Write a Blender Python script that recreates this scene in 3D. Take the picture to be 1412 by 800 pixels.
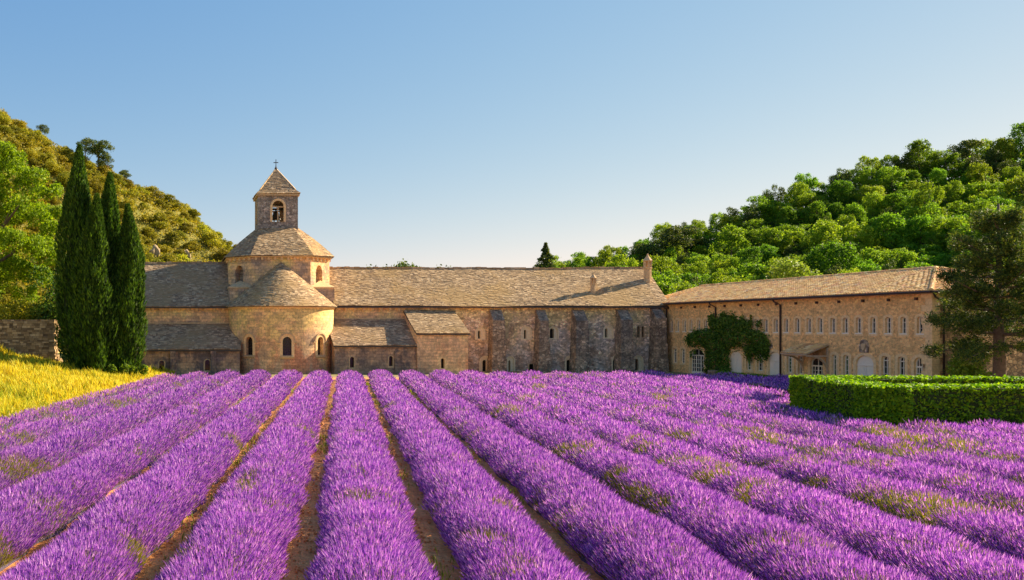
import bpy, bmesh, math, random
import numpy as np
from mathutils import Vector, Matrix
from mathutils.geometry import tessellate_polygon

random.seed(7)
RNG = np.random.default_rng(11)
R = math.radians
sc = bpy.context.scene
for o in list(bpy.data.objects):
    bpy.data.objects.remove(o)

# ------------------------------------------------------------------ camera
# The photograph has level horizontals on the church front and a principal point far left of its
# centre (a shifted lens): horizon at row 450, vanishing point of the depth direction at column 250.
F, X0, Y0, EYE = 1200.0, 250.0, 450.0, 4.2
cam_d = bpy.data.cameras.new('camera')
cam = bpy.data.objects.new('camera', cam_d)
sc.collection.objects.link(cam)
cam.location = (0, 0, EYE)
cam.rotation_euler = (R(90), 0, 0)
cam_d.sensor_width = 36
cam_d.lens = 36 * F / 1412
cam_d.shift_x = (706 - X0) / 1412
cam_d.shift_y = (Y0 - 400) / 1412
cam_d.clip_start = 0.5
cam_d.clip_end = 6000
sc.camera = cam

# ------------------------------------------------------------------ light
SUN_EL, SUN_AZ = 29.5, 74.0            # azimuth clockwise from +Y (the viewing direction)
w = bpy.data.worlds.new('World')
sc.world = w
w.use_nodes = True
wt = w.node_tree
bg = wt.nodes['Background']
sky = wt.nodes.new('ShaderNodeTexSky')
sky.sky_type = 'NISHITA'
sky.sun_disc = False
sky.sun_elevation = R(SUN_EL)
sky.sun_rotation = R(SUN_AZ)
sky.altitude = 400
sky.air_density = 1.0
sky.dust_density = 0.25
sky.ozone_density = 1.2
# one even colour grade for the whole sky (the photograph's hazy, compressed evening sky)
ssp = wt.nodes.new('ShaderNodeSeparateColor'); scb = wt.nodes.new('ShaderNodeCombineColor')
wt.links.new(sky.outputs[0], ssp.inputs[0])
for ch, (pw, gain) in enumerate(((1.06, 1.08), (0.66, 0.83), (0.26, 0.80))):
    m1 = wt.nodes.new('ShaderNodeMath'); m1.operation = 'MULTIPLY'; m1.inputs[1].default_value = 0.138
    m2 = wt.nodes.new('ShaderNodeMath'); m2.operation = 'POWER'; m2.inputs[1].default_value = pw
    m3 = wt.nodes.new('ShaderNodeMath'); m3.operation = 'MULTIPLY'; m3.inputs[1].default_value = gain / 0.264
    wt.links.new(ssp.outputs[ch], m1.inputs[0]); wt.links.new(m1.outputs[0], m2.inputs[0]); wt.links.new(m2.outputs[0], m3.inputs[0]); wt.links.new(m3.outputs[0], scb.inputs[ch])
wt.links.new(scb.outputs[0], bg.inputs[0])
bg.inputs[1].default_value = 0.1

sun_d = bpy.data.lights.new('sun', 'SUN')
sun = bpy.data.objects.new('sun', sun_d)
sc.collection.objects.link(sun)
sun_d.energy = 5.0
sun_d.angle = R(0.6)
sun_d.color = (1.0, 0.83, 0.58)
sdir = Vector((math.sin(R(SUN_AZ)) * math.cos(R(SUN_EL)), math.cos(R(SUN_AZ)) * math.cos(R(SUN_EL)), math.sin(R(SUN_EL))))
sun.rotation_euler = sdir.to_track_quat('Z', 'Y').to_euler()
sun.location = sdir * 200

vs = sc.view_settings
vs.view_transform = 'Standard'
vs.look = 'None'
vs.gamma = 1
vs.exposure = 1.4
vs.use_curve_mapping = False
sc.cycles.max_bounces = 5
sc.cycles.diffuse_bounces = 3
sc.cycles.transmission_bounces = 3
sc.cycles.transparent_max_bounces = 6

# ------------------------------------------------------------------ helpers
def at(px, py, Y):
    """point at depth Y seen at photo pixel (px, py)"""
    return Vector(((px - X0) * Y / F, Y, EYE + (Y0 - py) * Y / F))

def tag(o, label=None, cat=None, group=None, kind=None):
    if label: o['label'] = label
    if cat: o['category'] = cat
    if group: o['group'] = group
    if kind: o['kind'] = kind
    return o

def empty(name, loc, label=None, cat=None, group=None):
    o = bpy.data.objects.new(name, None)
    o.empty_display_size = 0.3
    o.location = loc
    sc.collection.objects.link(o)
    return tag(o, label, cat, group)

def root_loc(o):
    if o is None:
        return Vector((0, 0, 0))
    while o.parent:
        o = o.parent
    return Vector(o.location) if o.type == 'EMPTY' else Vector((0, 0, 0))

def link(name, me, mats, parent=None, smooth=False, kind=None, shift=True):
    if not isinstance(mats, (list, tuple)):
        mats = [mats]
    if parent is not None and shift:
        L = root_loc(parent)
        if L.length > 0:
            me.transform(Matrix.Translation(-L))
    for m in mats:
        me.materials.append(m)
    if smooth:
        me.polygons.foreach_set('use_smooth', np.ones(len(me.polygons), dtype=bool))
    o = bpy.data.objects.new(name, me)
    sc.collection.objects.link(o)
    o.parent = parent
    if kind:
        o['kind'] = kind
    return o

def np_mesh(name, V, Fc, mi=None):
    """V (n,3), Fc (m,k) uniform polygons"""
    me = bpy.data.meshes.new(name)
    V = np.ascontiguousarray(V, dtype=np.float32)
    Fc = np.ascontiguousarray(Fc, dtype=np.int32)
    m, k = Fc.shape
    me.vertices.add(len(V))
    me.vertices.foreach_set('co', V.ravel())
    me.loops.add(m * k)
    me.loops.foreach_set('vertex_index', Fc.ravel())
    me.polygons.add(m)
    me.polygons.foreach_set('loop_start', np.arange(0, m * k, k, dtype=np.int32))
    if mi is not None:
        me.polygons.foreach_set('material_index', np.ascontiguousarray(mi, dtype=np.int32))
    me.update(calc_edges=True)
    return me

class MB:
    def __init__(s):
        s.v, s.f, s.m = [], [], []
    def add(s, vs, fs, mi=0):
        n = len(s.v)
        s.v += [tuple(p) for p in vs]
        s.f += [tuple(i + n for i in f) for f in fs]
        s.m += [mi] * len(fs)
        return s
    def box(s, x0, x1, y0, y1, z0, z1, mi=0):
        p = [(x0, y0, z0), (x1, y0, z0), (x1, y1, z0), (x0, y1, z0), (x0, y0, z1), (x1, y0, z1), (x1, y1, z1), (x0, y1, z1)]
        return s.add(p, [(0, 3, 2, 1), (4, 5, 6, 7), (0, 1, 5, 4), (1, 2, 6, 5), (2, 3, 7, 6), (3, 0, 4, 7)], mi)
    def prism(s, poly, d, mi=0):
        """closed solid: polygon (3D points) pushed along vector d"""
        n = len(poly)
        d = Vector(d)
        a = [Vector(p) for p in poly]
        vs_ = a + [p + d for p in a]
        fs = [tuple(range(n)), tuple(range(2 * n - 1, n - 1, -1))] + [((i + 1) % n, i, i + n, (i + 1) % n + n) for i in range(n)]
        return s.add(vs_, fs, mi)
    def tube(s, pts, rad, n=8, mi=0, cap=True):
        pts = [Vector(p) for p in pts]
        rads = rad if isinstance(rad, (list, tuple)) else [rad] * len(pts)
        rings = []
        vs_ = []
        for i, p in enumerate(pts):
            d = (pts[min(i + 1, len(pts) - 1)] - pts[max(i - 1, 0)]).normalized()
            a = d.cross(Vector((0, 0, 1)))
            if a.length < 0.05:
                a = d.cross(Vector((1, 0, 0)))
            a.normalize()
            b = d.cross(a)
            rings.append(len(vs_))
            for k in range(n):
                t = 2 * math.pi * k / n
                vs_.append(p + (a * math.cos(t) + b * math.sin(t)) * rads[i])
        fs = []
        for i in range(len(pts) - 1):
            for k in range(n):
                fs.append((rings[i] + k, rings[i] + (k + 1) % n, rings[i + 1] + (k + 1) % n, rings[i + 1] + k))
        if cap:
            fs.append(tuple(range(n - 1, -1, -1)))
            fs.append(tuple(rings[-1] + k for k in range(n)))
        return s.add(vs_, fs, mi)
    def lathe(s, c, prof, n=12, mi=0):
        """prof: list of (r, z)"""
        vs_, fs = [], []
        for r, z in prof:
            for k in range(n):
                t = 2 * math.pi * k / n
                vs_.append((c[0] + r * math.cos(t), c[1] + r * math.sin(t), c[2] + z))
        for i in range(len(prof) - 1):
            for k in range(n):
                fs.append((i * n + k, i * n + (k + 1) % n, (i + 1) * n + (k + 1) % n, (i + 1) * n + k))
        fs.append(tuple(range(n - 1, -1, -1)))
        fs.append(tuple((len(prof) - 1) * n + k for k in range(n)))
        return s.add(vs_, fs, mi)
    def build(s, name, mats, parent=None, smooth=False, kind=None):
        me = bpy.data.meshes.new(name)
        me.from_pydata(s.v, [], s.f)
        if any(s.m):
            me.polygons.foreach_set('material_index', s.m)
        bm = bmesh.new(); bm.from_mesh(me)
        bmesh.ops.recalc_face_normals(bm, faces=bm.faces)
        bm.to_mesh(me); bm.free()
        return link(name, me, mats, parent, smooth, kind)

def vnoise(x, y, seed=0):
    x = np.asarray(x, float); y = np.asarray(y, float)
    xi = np.floor(x).astype(np.int64); yi = np.floor(y).astype(np.int64)
    fx, fy = x - xi, y - yi
    fx = fx * fx * (3 - 2 * fx); fy = fy * fy * (3 - 2 * fy)
    def h(a, b):
        n = (a * 374761393 + b * 668265263 + seed * 1442695041) & 0x7fffffff
        n = ((n ^ (n >> 13)) * 1274126177) & 0x7fffffff
        return ((n ^ (n >> 16)) & 0xffff) / 65535.0
    return (h(xi, yi) * (1 - fx) + h(xi + 1, yi) * fx) * (1 - fy) + (h(xi, yi + 1) * (1 - fx) + h(xi + 1, yi + 1) * fx) * fy

def unit(a):
    return a / np.maximum(np.linalg.norm(a, axis=-1, keepdims=True), 1e-9)

# ------------------------------------------------------------------ materials
def new_mat(name):
    m = bpy.data.materials.new(name)
    m.use_nodes = True
    nt = m.node_tree
    return m, nt, nt.nodes['Principled BSDF'], nt.nodes, nt.links

def node(nt, t, **kw):
    n = nt.nodes.new(t)
    for k, v in kw.items():
        setattr(n, k, v)
    return n

def ramp(nt, fac, stops):
    n = nt.nodes.new('ShaderNodeValToRGB')
    cr = n.color_ramp
    while len(cr.elements) < len(stops):
        cr.elements.new(0.5)
    for e, (p, c) in zip(cr.elements, stops):
        e.position = p
        e.color = (*c, 1) if len(c) == 3 else c
    nt.links.new(fac, n.inputs[0])
    return n.outputs[0]

def mixc(nt, fac, a, b, mode='MIX'):
    n = nt.nodes.new('ShaderNodeMix')
    n.data_type = 'RGBA'
    n.blend_type = mode
    for i, v in ((0, fac), (6, a), (7, b)):
        if hasattr(v, 'is_output'):
            nt.links.new(v, n.inputs[i])
        elif i == 0:
            n.inputs[0].default_value = v
        else:
            n.inputs[i].default_value = (*v, 1)
    return n.outputs[2]

def math_n(nt, op, a, b=None, clamp=False):
    n = nt.nodes.new('ShaderNodeMath')
    n.operation = op
    n.use_clamp = clamp
    for i, v in ((0, a), (1, b)):
        if v is None: continue
        if hasattr(v, 'is_output'):
            nt.links.new(v, n.inputs[i])
        else:
            n.inputs[i].default_value = v
    return n.outputs[0]

def noise_n(nt, vec, scale, detail=4, rough=0.6):
    n = nt.nodes.new('ShaderNodeTexNoise')
    n.inputs['Scale'].default_value = scale
    n.inputs['Detail'].default_value = detail
    n.inputs['Roughness'].default_value = rough
    nt.links.new(vec, n.inputs['Vector'])
    return n.outputs['Fac']

def stone(name, a, b, mortar, stain, stain_lo=0.5, stain_hi=0.62, stain2=None, mode='brick', bw=0.55, bh=0.3, cyl=None,
          zlo=None, zhi=None, zbias=0.0, bump=0.5, rub=3.2, clean=None, fc=0.85, pc=1.0):
    """weathered masonry: blocks or rubble with joints, lichen and noise-shaped stains.
    zlo/zhi/zbias: stain colours are commoner low on the wall, the ochre clean colour higher up"""
    wm = lambda c: c and tuple(min(0.85, q * k) for q, k in zip(c, (1.62, 1.30, 0.98)))
    a, b, mortar, stain, stain2, clean = map(wm, (a, b, mortar, stain, stain2, clean))
    m, nt, bs, N, L = new_mat(name)
    geo = node(nt, 'ShaderNodeNewGeometry')
    sep = node(nt, 'ShaderNodeSeparateXYZ')
    L.new(geo.outputs['Position'], sep.inputs[0])
    if cyl:
        dx = math_n(nt, 'SUBTRACT', sep.outputs[0], cyl[0]); dy = math_n(nt, 'SUBTRACT', cyl[1], sep.outputs[1])
        u = math_n(nt, 'MULTIPLY', math_n(nt, 'ARCTAN2', dx, dy), cyl[2])
    else:
        u = math_n(nt, 'ADD', sep.outputs[0], sep.outputs[1])
    comb = node(nt, 'ShaderNodeCombineXYZ')
    L.new(u, comb.inputs[0]); L.new(sep.outputs[2], comb.inputs[1])
    uv = comb.outputs[0]
    nz = node(nt, 'ShaderNodeTexNoise'); nz.inputs['Scale'].default_value = 1.3; nz.inputs['Detail'].default_value = 2
    L.new(uv, nz.inputs['Vector'])
    wob = mixc(nt, 0.06 if mode == 'brick' else 0.12, uv, nz.outputs['Color'], 'ADD')
    big = noise_n(nt, geo.outputs['Position'], 0.42, 6, 0.62)
    mixn = noise_n(nt, geo.outputs['Position'], 1.1, 5, 0.65)
    tint = mixc(nt, ramp(nt, mixn, [(0.35, (0, 0, 0)), (0.65, (1, 1, 1))]), a, b)
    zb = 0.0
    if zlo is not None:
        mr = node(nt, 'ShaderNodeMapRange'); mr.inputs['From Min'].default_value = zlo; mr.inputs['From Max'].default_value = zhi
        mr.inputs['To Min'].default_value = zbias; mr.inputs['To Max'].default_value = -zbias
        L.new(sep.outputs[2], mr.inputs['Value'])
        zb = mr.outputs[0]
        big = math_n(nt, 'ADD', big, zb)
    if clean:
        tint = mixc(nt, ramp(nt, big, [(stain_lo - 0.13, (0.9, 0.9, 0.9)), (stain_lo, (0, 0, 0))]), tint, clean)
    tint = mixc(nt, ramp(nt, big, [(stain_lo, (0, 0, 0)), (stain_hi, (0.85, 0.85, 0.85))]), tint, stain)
    if stain2:
        mp2 = node(nt, 'ShaderNodeMapping'); mp2.inputs['Location'].default_value = (31, 7, 3); mp2.inputs['Scale'].default_value = (1, 1, 0.45)
        L.new(geo.outputs['Position'], mp2.inputs[0])
        n2 = noise_n(nt, mp2.outputs[0], 0.75, 6, 0.7)
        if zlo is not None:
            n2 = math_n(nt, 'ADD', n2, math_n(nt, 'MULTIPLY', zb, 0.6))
        tint = mixc(nt, ramp(nt, n2, [(0.52, (0, 0, 0)), (0.64, (0.8, 0.8, 0.8))]), tint, stain2)
    mv = [q / max(0.01, (x + y) / 2) for q, x, y in zip(mortar, a, b)]
    if mode == 'brick':
        br = node(nt, 'ShaderNodeTexBrick')
        br.inputs['Scale'].default_value = 1.0
        br.inputs['Brick Width'].default_value = bw
        br.inputs['Row Height'].default_value = bh
        br.inputs['Mortar Size'].default_value = 0.016
        br.inputs['Mortar Smooth'].default_value = 0.3
        br.inputs['Bias'].default_value = 0.0
        br.inputs['Color1'].default_value = (1.22, 1.2, 1.17, 1)
        br.inputs['Color2'].default_value = (0.74, 0.75, 0.78, 1)
        br.inputs['Mortar'].default_value = (*mv, 1)
        L.new(wob, br.inputs['Vector'])
        pat, hgt = br.outputs['Color'], math_n(nt, 'SUBTRACT', 1.0, br.outputs['Fac'])
    else:
        vo = node(nt, 'ShaderNodeTexVoronoi'); vo.inputs['Scale'].default_value = rub
        mp = node(nt, 'ShaderNodeMapping'); mp.inputs['Scale'].default_value = (1, 1.35, 1)
        L.new(wob, mp.inputs[0]); L.new(mp.outputs[0], vo.inputs['Vector'])
        ve = node(nt, 'ShaderNodeTexVoronoi', feature='DISTANCE_TO_EDGE'); ve.inputs['Scale'].default_value = rub
        L.new(mp.outputs[0], ve.inputs['Vector'])
        sp = node(nt, 'ShaderNodeSeparateColor'); L.new(vo.outputs['Color'], sp.inputs[0])
        cc = ramp(nt, sp.outputs[0], [(0.0, (0.55, 0.53, 0.52)), (0.5, (0.95, 0.94, 0.92)), (0.8, (1.25, 1.24, 1.22)), (1.0, (1.6, 1.6, 1.62))])
        edge = ramp(nt, ve.outputs['Distance'], [(0.02, (0, 0, 0)), (0.09, (1, 1, 1))])
        pat = mixc(nt, edge, mv, cc)
        hgt = edge
    fine = noise_n(nt, geo.outputs['Position'], 5.0, 6, 0.75)
    col = mixc(nt, pc, tint, pat, 'MULTIPLY')
    col = mixc(nt, fc, col, ramp(nt, fine, [(0.28, (0.42, 0.41, 0.40)), (0.72, (1.65, 1.62, 1.58))]), 'MULTIPLY')
    # blotches of pale lichen
    li = noise_n(nt, geo.outputs['Position'], 2.6, 6, 0.75)
    col = mixc(nt, ramp(nt, li, [(0.6, (0, 0, 0)), (0.72, (0.4, 0.4, 0.4))]), col, (0.46, 0.42, 0.36))
    L.new(col, bs.inputs['Base Color'])
    bs.inputs['Roughness'].default_value = 0.92
    hh = math_n(nt, 'ADD', math_n(nt, 'MULTIPLY', hgt, 0.7), fine)
    bp = node(nt, 'ShaderNodeBump'); bp.inputs['Strength'].default_value = bump; bp.inputs['Distance'].default_value = 0.05
    L.new(hh, bp.inputs['Height']); L.new(bp.outputs[0], bs.inputs['Normal'])
    return m

def island_mat(name, stops, rough=0.85, grain=0.5, gscale=8.0, patch=None, patch_scale=0.35, bump=0.3):
    """loose pieces (slates, tiles, stones): a colour of its own for every piece, grain and lichen patches"""
    m, nt, bs, N, L = new_mat(name)
    geo = node(nt, 'ShaderNodeNewGeometry')
    col = ramp(nt, geo.outputs['Random Per Island'], stops)
    fn = noise_n(nt, geo.outputs['Position'], gscale, 5, 0.7)
    col = mixc(nt, grain, col, ramp(nt, fn, [(0.25, (0.5, 0.5, 0.5)), (0.75, (1.4, 1.4, 1.4))]), 'MULTIPLY')
    if patch:
        pn = noise_n(nt, geo.outputs['Position'], patch_scale, 6, 0.65)
        col = mixc(nt, ramp(nt, pn, [(0.48, (0, 0, 0)), (0.62, (0.75, 0.75, 0.75))]), col, patch)
    L.new(col, bs.inputs['Base Color'])
    bs.inputs['Roughness'].default_value = rough
    bp = node(nt, 'ShaderNodeBump'); bp.inputs['Strength'].default_value = bump; bp.inputs['Distance'].default_value = 0.03
    L.new(fn, bp.inputs['Height']); L.new(bp.outputs[0], bs.inputs['Normal'])
    return m

def leaf_mat(name, stops, trans=0.35, tint=None, obj_var=0.25, rough=0.6):
    m, nt, bs, N, L = new_mat(name)
    geo = node(nt, 'ShaderNodeNewGeometry')
    oi = node(nt, 'ShaderNodeObjectInfo')
    col = ramp(nt, geo.outputs['Random Per Island'], stops)
    hv = node(nt, 'ShaderNodeHueSaturation')
    L.new(col, hv.inputs['Color'])
    mr = node(nt, 'ShaderNodeMapRange'); mr.inputs['To Min'].default_value = 1 - obj_var; mr.inputs['To Max'].default_value = 1 + obj_var
    L.new(oi.outputs['Random'], mr.inputs['Value']); L.new(mr.outputs[0], hv.inputs['Value'])
    mh = node(nt, 'ShaderNodeMapRange'); mh.inputs['To Min'].default_value = 0.5 - 0.06 * obj_var; mh.inputs['To Max'].default_value = 0.5 + 0.06 * obj_var
    sw = math_n(nt, 'FRACT', math_n(nt, 'MULTIPLY', oi.outputs['Random'], 7.13))
    L.new(sw, mh.inputs['Value']); L.new(mh.outputs[0], hv.inputs['Hue'])
    c = hv.outputs[0]
    L.new(c, bs.inputs['Base Color'])
    bs.inputs['Roughness'].default_value = rough
    bs.inputs['Specular IOR Level'].default_value = 0.25
    tr = node(nt, 'ShaderNodeBsdfTranslucent')
    L.new(mixc(nt, 1.0, c, tint or (1.25, 1.2, 0.7), 'MULTIPLY'), tr.inputs[0])
    mx = node(nt, 'ShaderNodeMixShader'); mx.inputs[0].default_value = trans
    L.new(bs.outputs[0], mx.inputs[1]); L.new(tr.outputs[0], mx.inputs[2])
    L.new(mx.outputs[0], N['Material Output'].inputs[0])
    return m

def plain(name, c, rough=0.7, grain=0.25, gscale=12.0, spec=0.3, metallic=0.0):
    m, nt, bs, N, L = new_mat(name)
    geo = node(nt, 'ShaderNodeNewGeometry')
    fn = noise_n(nt, geo.outputs['Position'], gscale, 4, 0.6)
    col = mixc(nt, grain, c, ramp(nt, fn, [(0.3, (0.55, 0.55, 0.55)), (0.7, (1.3, 1.3, 1.3))]), 'MULTIPLY')
    L.new(col, bs.inputs['Base Color'])
    bs.inputs['Roughness'].default_value = rough
    bs.inputs['Specular IOR Level'].default_value = spec
    bs.inputs['Metallic'].default_value = metallic
    return m

M = {}
OCH = (0.62, 0.43, 0.20)
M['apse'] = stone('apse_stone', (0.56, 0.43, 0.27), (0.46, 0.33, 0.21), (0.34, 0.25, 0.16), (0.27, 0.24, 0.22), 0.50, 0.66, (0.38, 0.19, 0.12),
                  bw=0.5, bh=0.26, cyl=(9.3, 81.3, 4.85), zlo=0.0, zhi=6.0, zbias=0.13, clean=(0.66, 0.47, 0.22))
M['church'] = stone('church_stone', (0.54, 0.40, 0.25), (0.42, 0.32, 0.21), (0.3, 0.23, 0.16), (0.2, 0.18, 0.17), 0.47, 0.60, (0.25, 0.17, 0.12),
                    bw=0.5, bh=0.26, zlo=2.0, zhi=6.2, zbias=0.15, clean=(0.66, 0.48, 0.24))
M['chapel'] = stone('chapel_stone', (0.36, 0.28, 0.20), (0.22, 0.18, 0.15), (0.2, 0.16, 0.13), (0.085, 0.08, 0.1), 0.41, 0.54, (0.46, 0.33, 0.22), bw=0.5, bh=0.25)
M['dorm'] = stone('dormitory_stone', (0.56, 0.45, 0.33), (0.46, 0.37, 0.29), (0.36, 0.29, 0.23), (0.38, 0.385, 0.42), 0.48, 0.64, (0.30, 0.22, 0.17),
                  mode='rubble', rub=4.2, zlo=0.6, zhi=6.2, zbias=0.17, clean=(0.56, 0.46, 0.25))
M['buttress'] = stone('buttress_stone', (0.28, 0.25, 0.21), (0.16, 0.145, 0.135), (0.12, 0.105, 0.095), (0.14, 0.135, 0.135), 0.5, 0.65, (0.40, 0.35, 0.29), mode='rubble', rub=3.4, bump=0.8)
M['sacristy'] = stone('sacristy_stone', (0.54, 0.42, 0.28), (0.45, 0.34, 0.24), (0.34, 0.26, 0.18), (0.31, 0.26, 0.22), 0.5, 0.66, (0.42, 0.23, 0.15), bw=0.5, bh=0.26, clean=(0.58, 0.45, 0.28))
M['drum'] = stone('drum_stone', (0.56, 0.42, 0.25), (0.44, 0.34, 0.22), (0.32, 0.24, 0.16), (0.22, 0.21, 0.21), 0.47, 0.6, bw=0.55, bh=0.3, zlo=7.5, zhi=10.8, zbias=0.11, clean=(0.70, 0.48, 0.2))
M['belfry'] = stone('belfry_stone', (0.27, 0.27, 0.27), (0.19, 0.195, 0.205), (0.13, 0.13, 0.135), (0.15, 0.155, 0.165), 0.5, 0.62, mode='rubble', rub=4.0)
M['wing'] = stone('wing_rubble', (0.56, 0.40, 0.21), (0.51, 0.36, 0.18), (0.54, 0.40, 0.22), (0.54, 0.35, 0.19), 0.62, 0.8, mode='rubble', rub=5.2, bump=0.6, fc=0.6, pc=0.6)
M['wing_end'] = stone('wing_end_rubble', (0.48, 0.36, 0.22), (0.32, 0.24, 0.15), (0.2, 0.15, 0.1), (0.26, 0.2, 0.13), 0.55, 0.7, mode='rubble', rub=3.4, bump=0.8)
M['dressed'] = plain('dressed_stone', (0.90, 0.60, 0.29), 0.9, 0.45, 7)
M['reveal'] = plain('brightened_reveal', (0.92, 0.70, 0.42), 0.9, 0.35, 5)  # paler dressed stone: brightness of the window splays put into the colour
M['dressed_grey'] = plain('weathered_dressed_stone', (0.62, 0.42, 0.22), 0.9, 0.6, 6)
M['slate'] = island_mat('stone_slates', [(0.0, (0.23, 0.15, 0.08)), (0.35, (0.38, 0.25, 0.13)), (0.7, (0.48, 0.32, 0.165)), (1.0, (0.68, 0.49, 0.28))], 0.9, 0.85, 11, (0.46, 0.29, 0.11), 0.25)
M['slate_grey'] = island_mat('grey_stone_slates', [(0.0, (0.23, 0.15, 0.085)), (0.4, (0.36, 0.24, 0.135)), (0.75, (0.46, 0.315, 0.175)), (1.0, (0.70, 0.50, 0.30))], 0.9, 0.85, 11, (0.40, 0.26, 0.12), 0.3)
M['slate_bed'] = plain('slate_bed', (0.09, 0.075, 0.06), 0.95)
M['tile'] = island_mat('clay_canal_tiles', [(0.0, (0.44, 0.21, 0.08)), (0.25, (0.78, 0.43, 0.14)), (0.5, (0.87, 0.54, 0.19)), (0.75, (0.90, 0.66, 0.31)), (0.9, (0.74, 0.31, 0.13)), (1.0, (0.58, 0.44, 0.27))], 0.85, 0.5, 4, (0.78, 0.48, 0.17), 0.5)
M['tile_bed'] = plain('tile_bed', (0.26, 0.15, 0.08), 0.95)
M['glass'] = plain('dark_window_glass', (0.012, 0.012, 0.014), 0.12, 0.2, 3, 0.5)
M['dark'] = plain('dark_opening', (0.015, 0.013, 0.012), 0.9, 0.2, 3, 0.1)
M['green_glass'] = plain('green_shutter_glass', (0.05, 0.115, 0.03), 0.25, 0.4, 3, 0.5)
M['frame'] = plain('cream_painted_wood', (0.88, 0.76, 0.58), 0.6, 0.15)
M['door'] = plain('pale_painted_door', (0.88, 0.75, 0.58), 0.6, 0.12, 5)
M['iron'] = plain('dark_iron_pipe', (0.06, 0.035, 0.028), 0.55, 0.3)
M['bell'] = plain('bell_bronze', (0.05, 0.045, 0.03), 0.5, 0.3)
M['timber'] = plain('grey_timber', (0.58, 0.41, 0.25), 0.85, 0.4)
M['bark'] = plain('bark', (0.12, 0.085, 0.06), 0.95, 0.7, 9)
M['pine_bark'] = plain('pine_bark', (0.16, 0.105, 0.075), 0.95, 0.8, 7)
M['rock'] = plain('pale_rock', (0.40, 0.30, 0.17), 0.95, 0.6, 1.5)
M['drystone'] = island_mat('dry_stones', [(0.0, (0.16, 0.10, 0.05)), (0.5, (0.30, 0.20, 0.10)), (0.85, (0.44, 0.30, 0.15)), (1.0, (0.60, 0.43, 0.24))], 0.95, 0.6, 6)
M['drystone_bed'] = plain('dry_stone_core', (0.1, 0.08, 0.06), 0.95)

M['oak'] = leaf_mat('oak_leaves', [(0.0, (0.05, 0.12, 0.010)), (0.5, (0.13, 0.26, 0.014)), (1.0, (0.26, 0.41, 0.025))], 0.58, obj_var=0.28)
M['oak_light'] = leaf_mat('young_oak_leaves', [(0.0, (0.10, 0.18, 0.008)), (0.5, (0.22, 0.33, 0.014)), (1.0, (0.36, 0.47, 0.03))], 0.5, obj_var=0.2)
M['holm_dark'] = leaf_mat('dark_holm_leaves', [(0.0, (0.03, 0.06, 0.012)), (0.5, (0.08, 0.13, 0.02)), (1.0, (0.17, 0.21, 0.03))], 0.35, obj_var=0.2)
M['holm'] = leaf_mat('holm_oak_leaves', [(0.0, (0.12, 0.14, 0.008)), (0.5, (0.27, 0.26, 0.014)), (1.0, (0.42, 0.36, 0.025))], 0.42, obj_var=0.35)
M['plane'] = leaf_mat('broad_leaves', [(0.0, (0.09, 0.17, 0.004)), (0.5, (0.20, 0.32, 0.007)), (1.0, (0.33, 0.44, 0.014))], 0.5, obj_var=0.05)
M['limeleaf'] = leaf_mat('bright_leaves', [(0.0, (0.12, 0.2, 0.015)), (0.5, (0.2, 0.3, 0.03)), (1.0, (0.3, 0.4, 0.05))], 0.42, obj_var=0.05)
M['cypress'] = leaf_mat('cypress_sprays', [(0.0, (0.012, 0.034, 0.005)), (0.6, (0.05, 0.12, 0.009)), (1.0, (0.13, 0.24, 0.016))], 0.35, obj_var=0.12)
M['pine'] = leaf_mat('pine_needles', [(0.0, (0.02, 0.045, 0.010)), (0.6, (0.06, 0.105, 0.016)), (1.0, (0.24, 0.25, 0.03))], 0.35, obj_var=0.1)
M['box'] = leaf_mat('box_leaves', [(0.0, (0.05, 0.15, 0.003)), (0.5, (0.15, 0.31, 0.004)), (1.0, (0.31, 0.48, 0.007))], 0.45, obj_var=0.05)
M['vine'] = leaf_mat('vine_leaves', [(0.0, (0.03, 0.075, 0.008)), (0.5, (0.075, 0.16, 0.014)), (1.0, (0.17, 0.27, 0.025))], 0.3, obj_var=0.05)
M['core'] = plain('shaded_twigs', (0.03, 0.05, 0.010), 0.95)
M['flower'] = leaf_mat('lavender_flowers', [(0.0, (0.04, 0.009, 0.14)), (0.32, (0.22, 0.05, 0.43)), (0.66, (0.50, 0.165, 0.64)), (0.93, (0.70, 0.36, 0.72)), (1.0, (0.88, 0.58, 0.80))], 0.38, tint=(1.15, 0.9, 1.1), obj_var=0.06)
M['stem'] = leaf_mat('lavender_stems', [(0.0, (0.08, 0.11, 0.015)), (0.5, (0.24, 0.24, 0.03)), (1.0, (0.50, 0.38, 0.05))], 0.35, obj_var=0.08)
M['grass_green'] = leaf_mat('green_grass_blades', [(0.0, (0.14, 0.2, 0.015)), (0.5, (0.30, 0.36, 0.02)), (1.0, (0.48, 0.48, 0.03))], 0.4, obj_var=0.05)
M['gold'] = leaf_mat('dry_grass_blades', [(0.0, (0.36, 0.24, 0.012)), (0.35, (0.62, 0.53, 0.02)), (0.8, (0.80, 0.74, 0.06)), (1.0, (0.42, 0.52, 0.03))], 0.4, tint=(1.2, 1.05, 0.6), obj_var=0.05)

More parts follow.
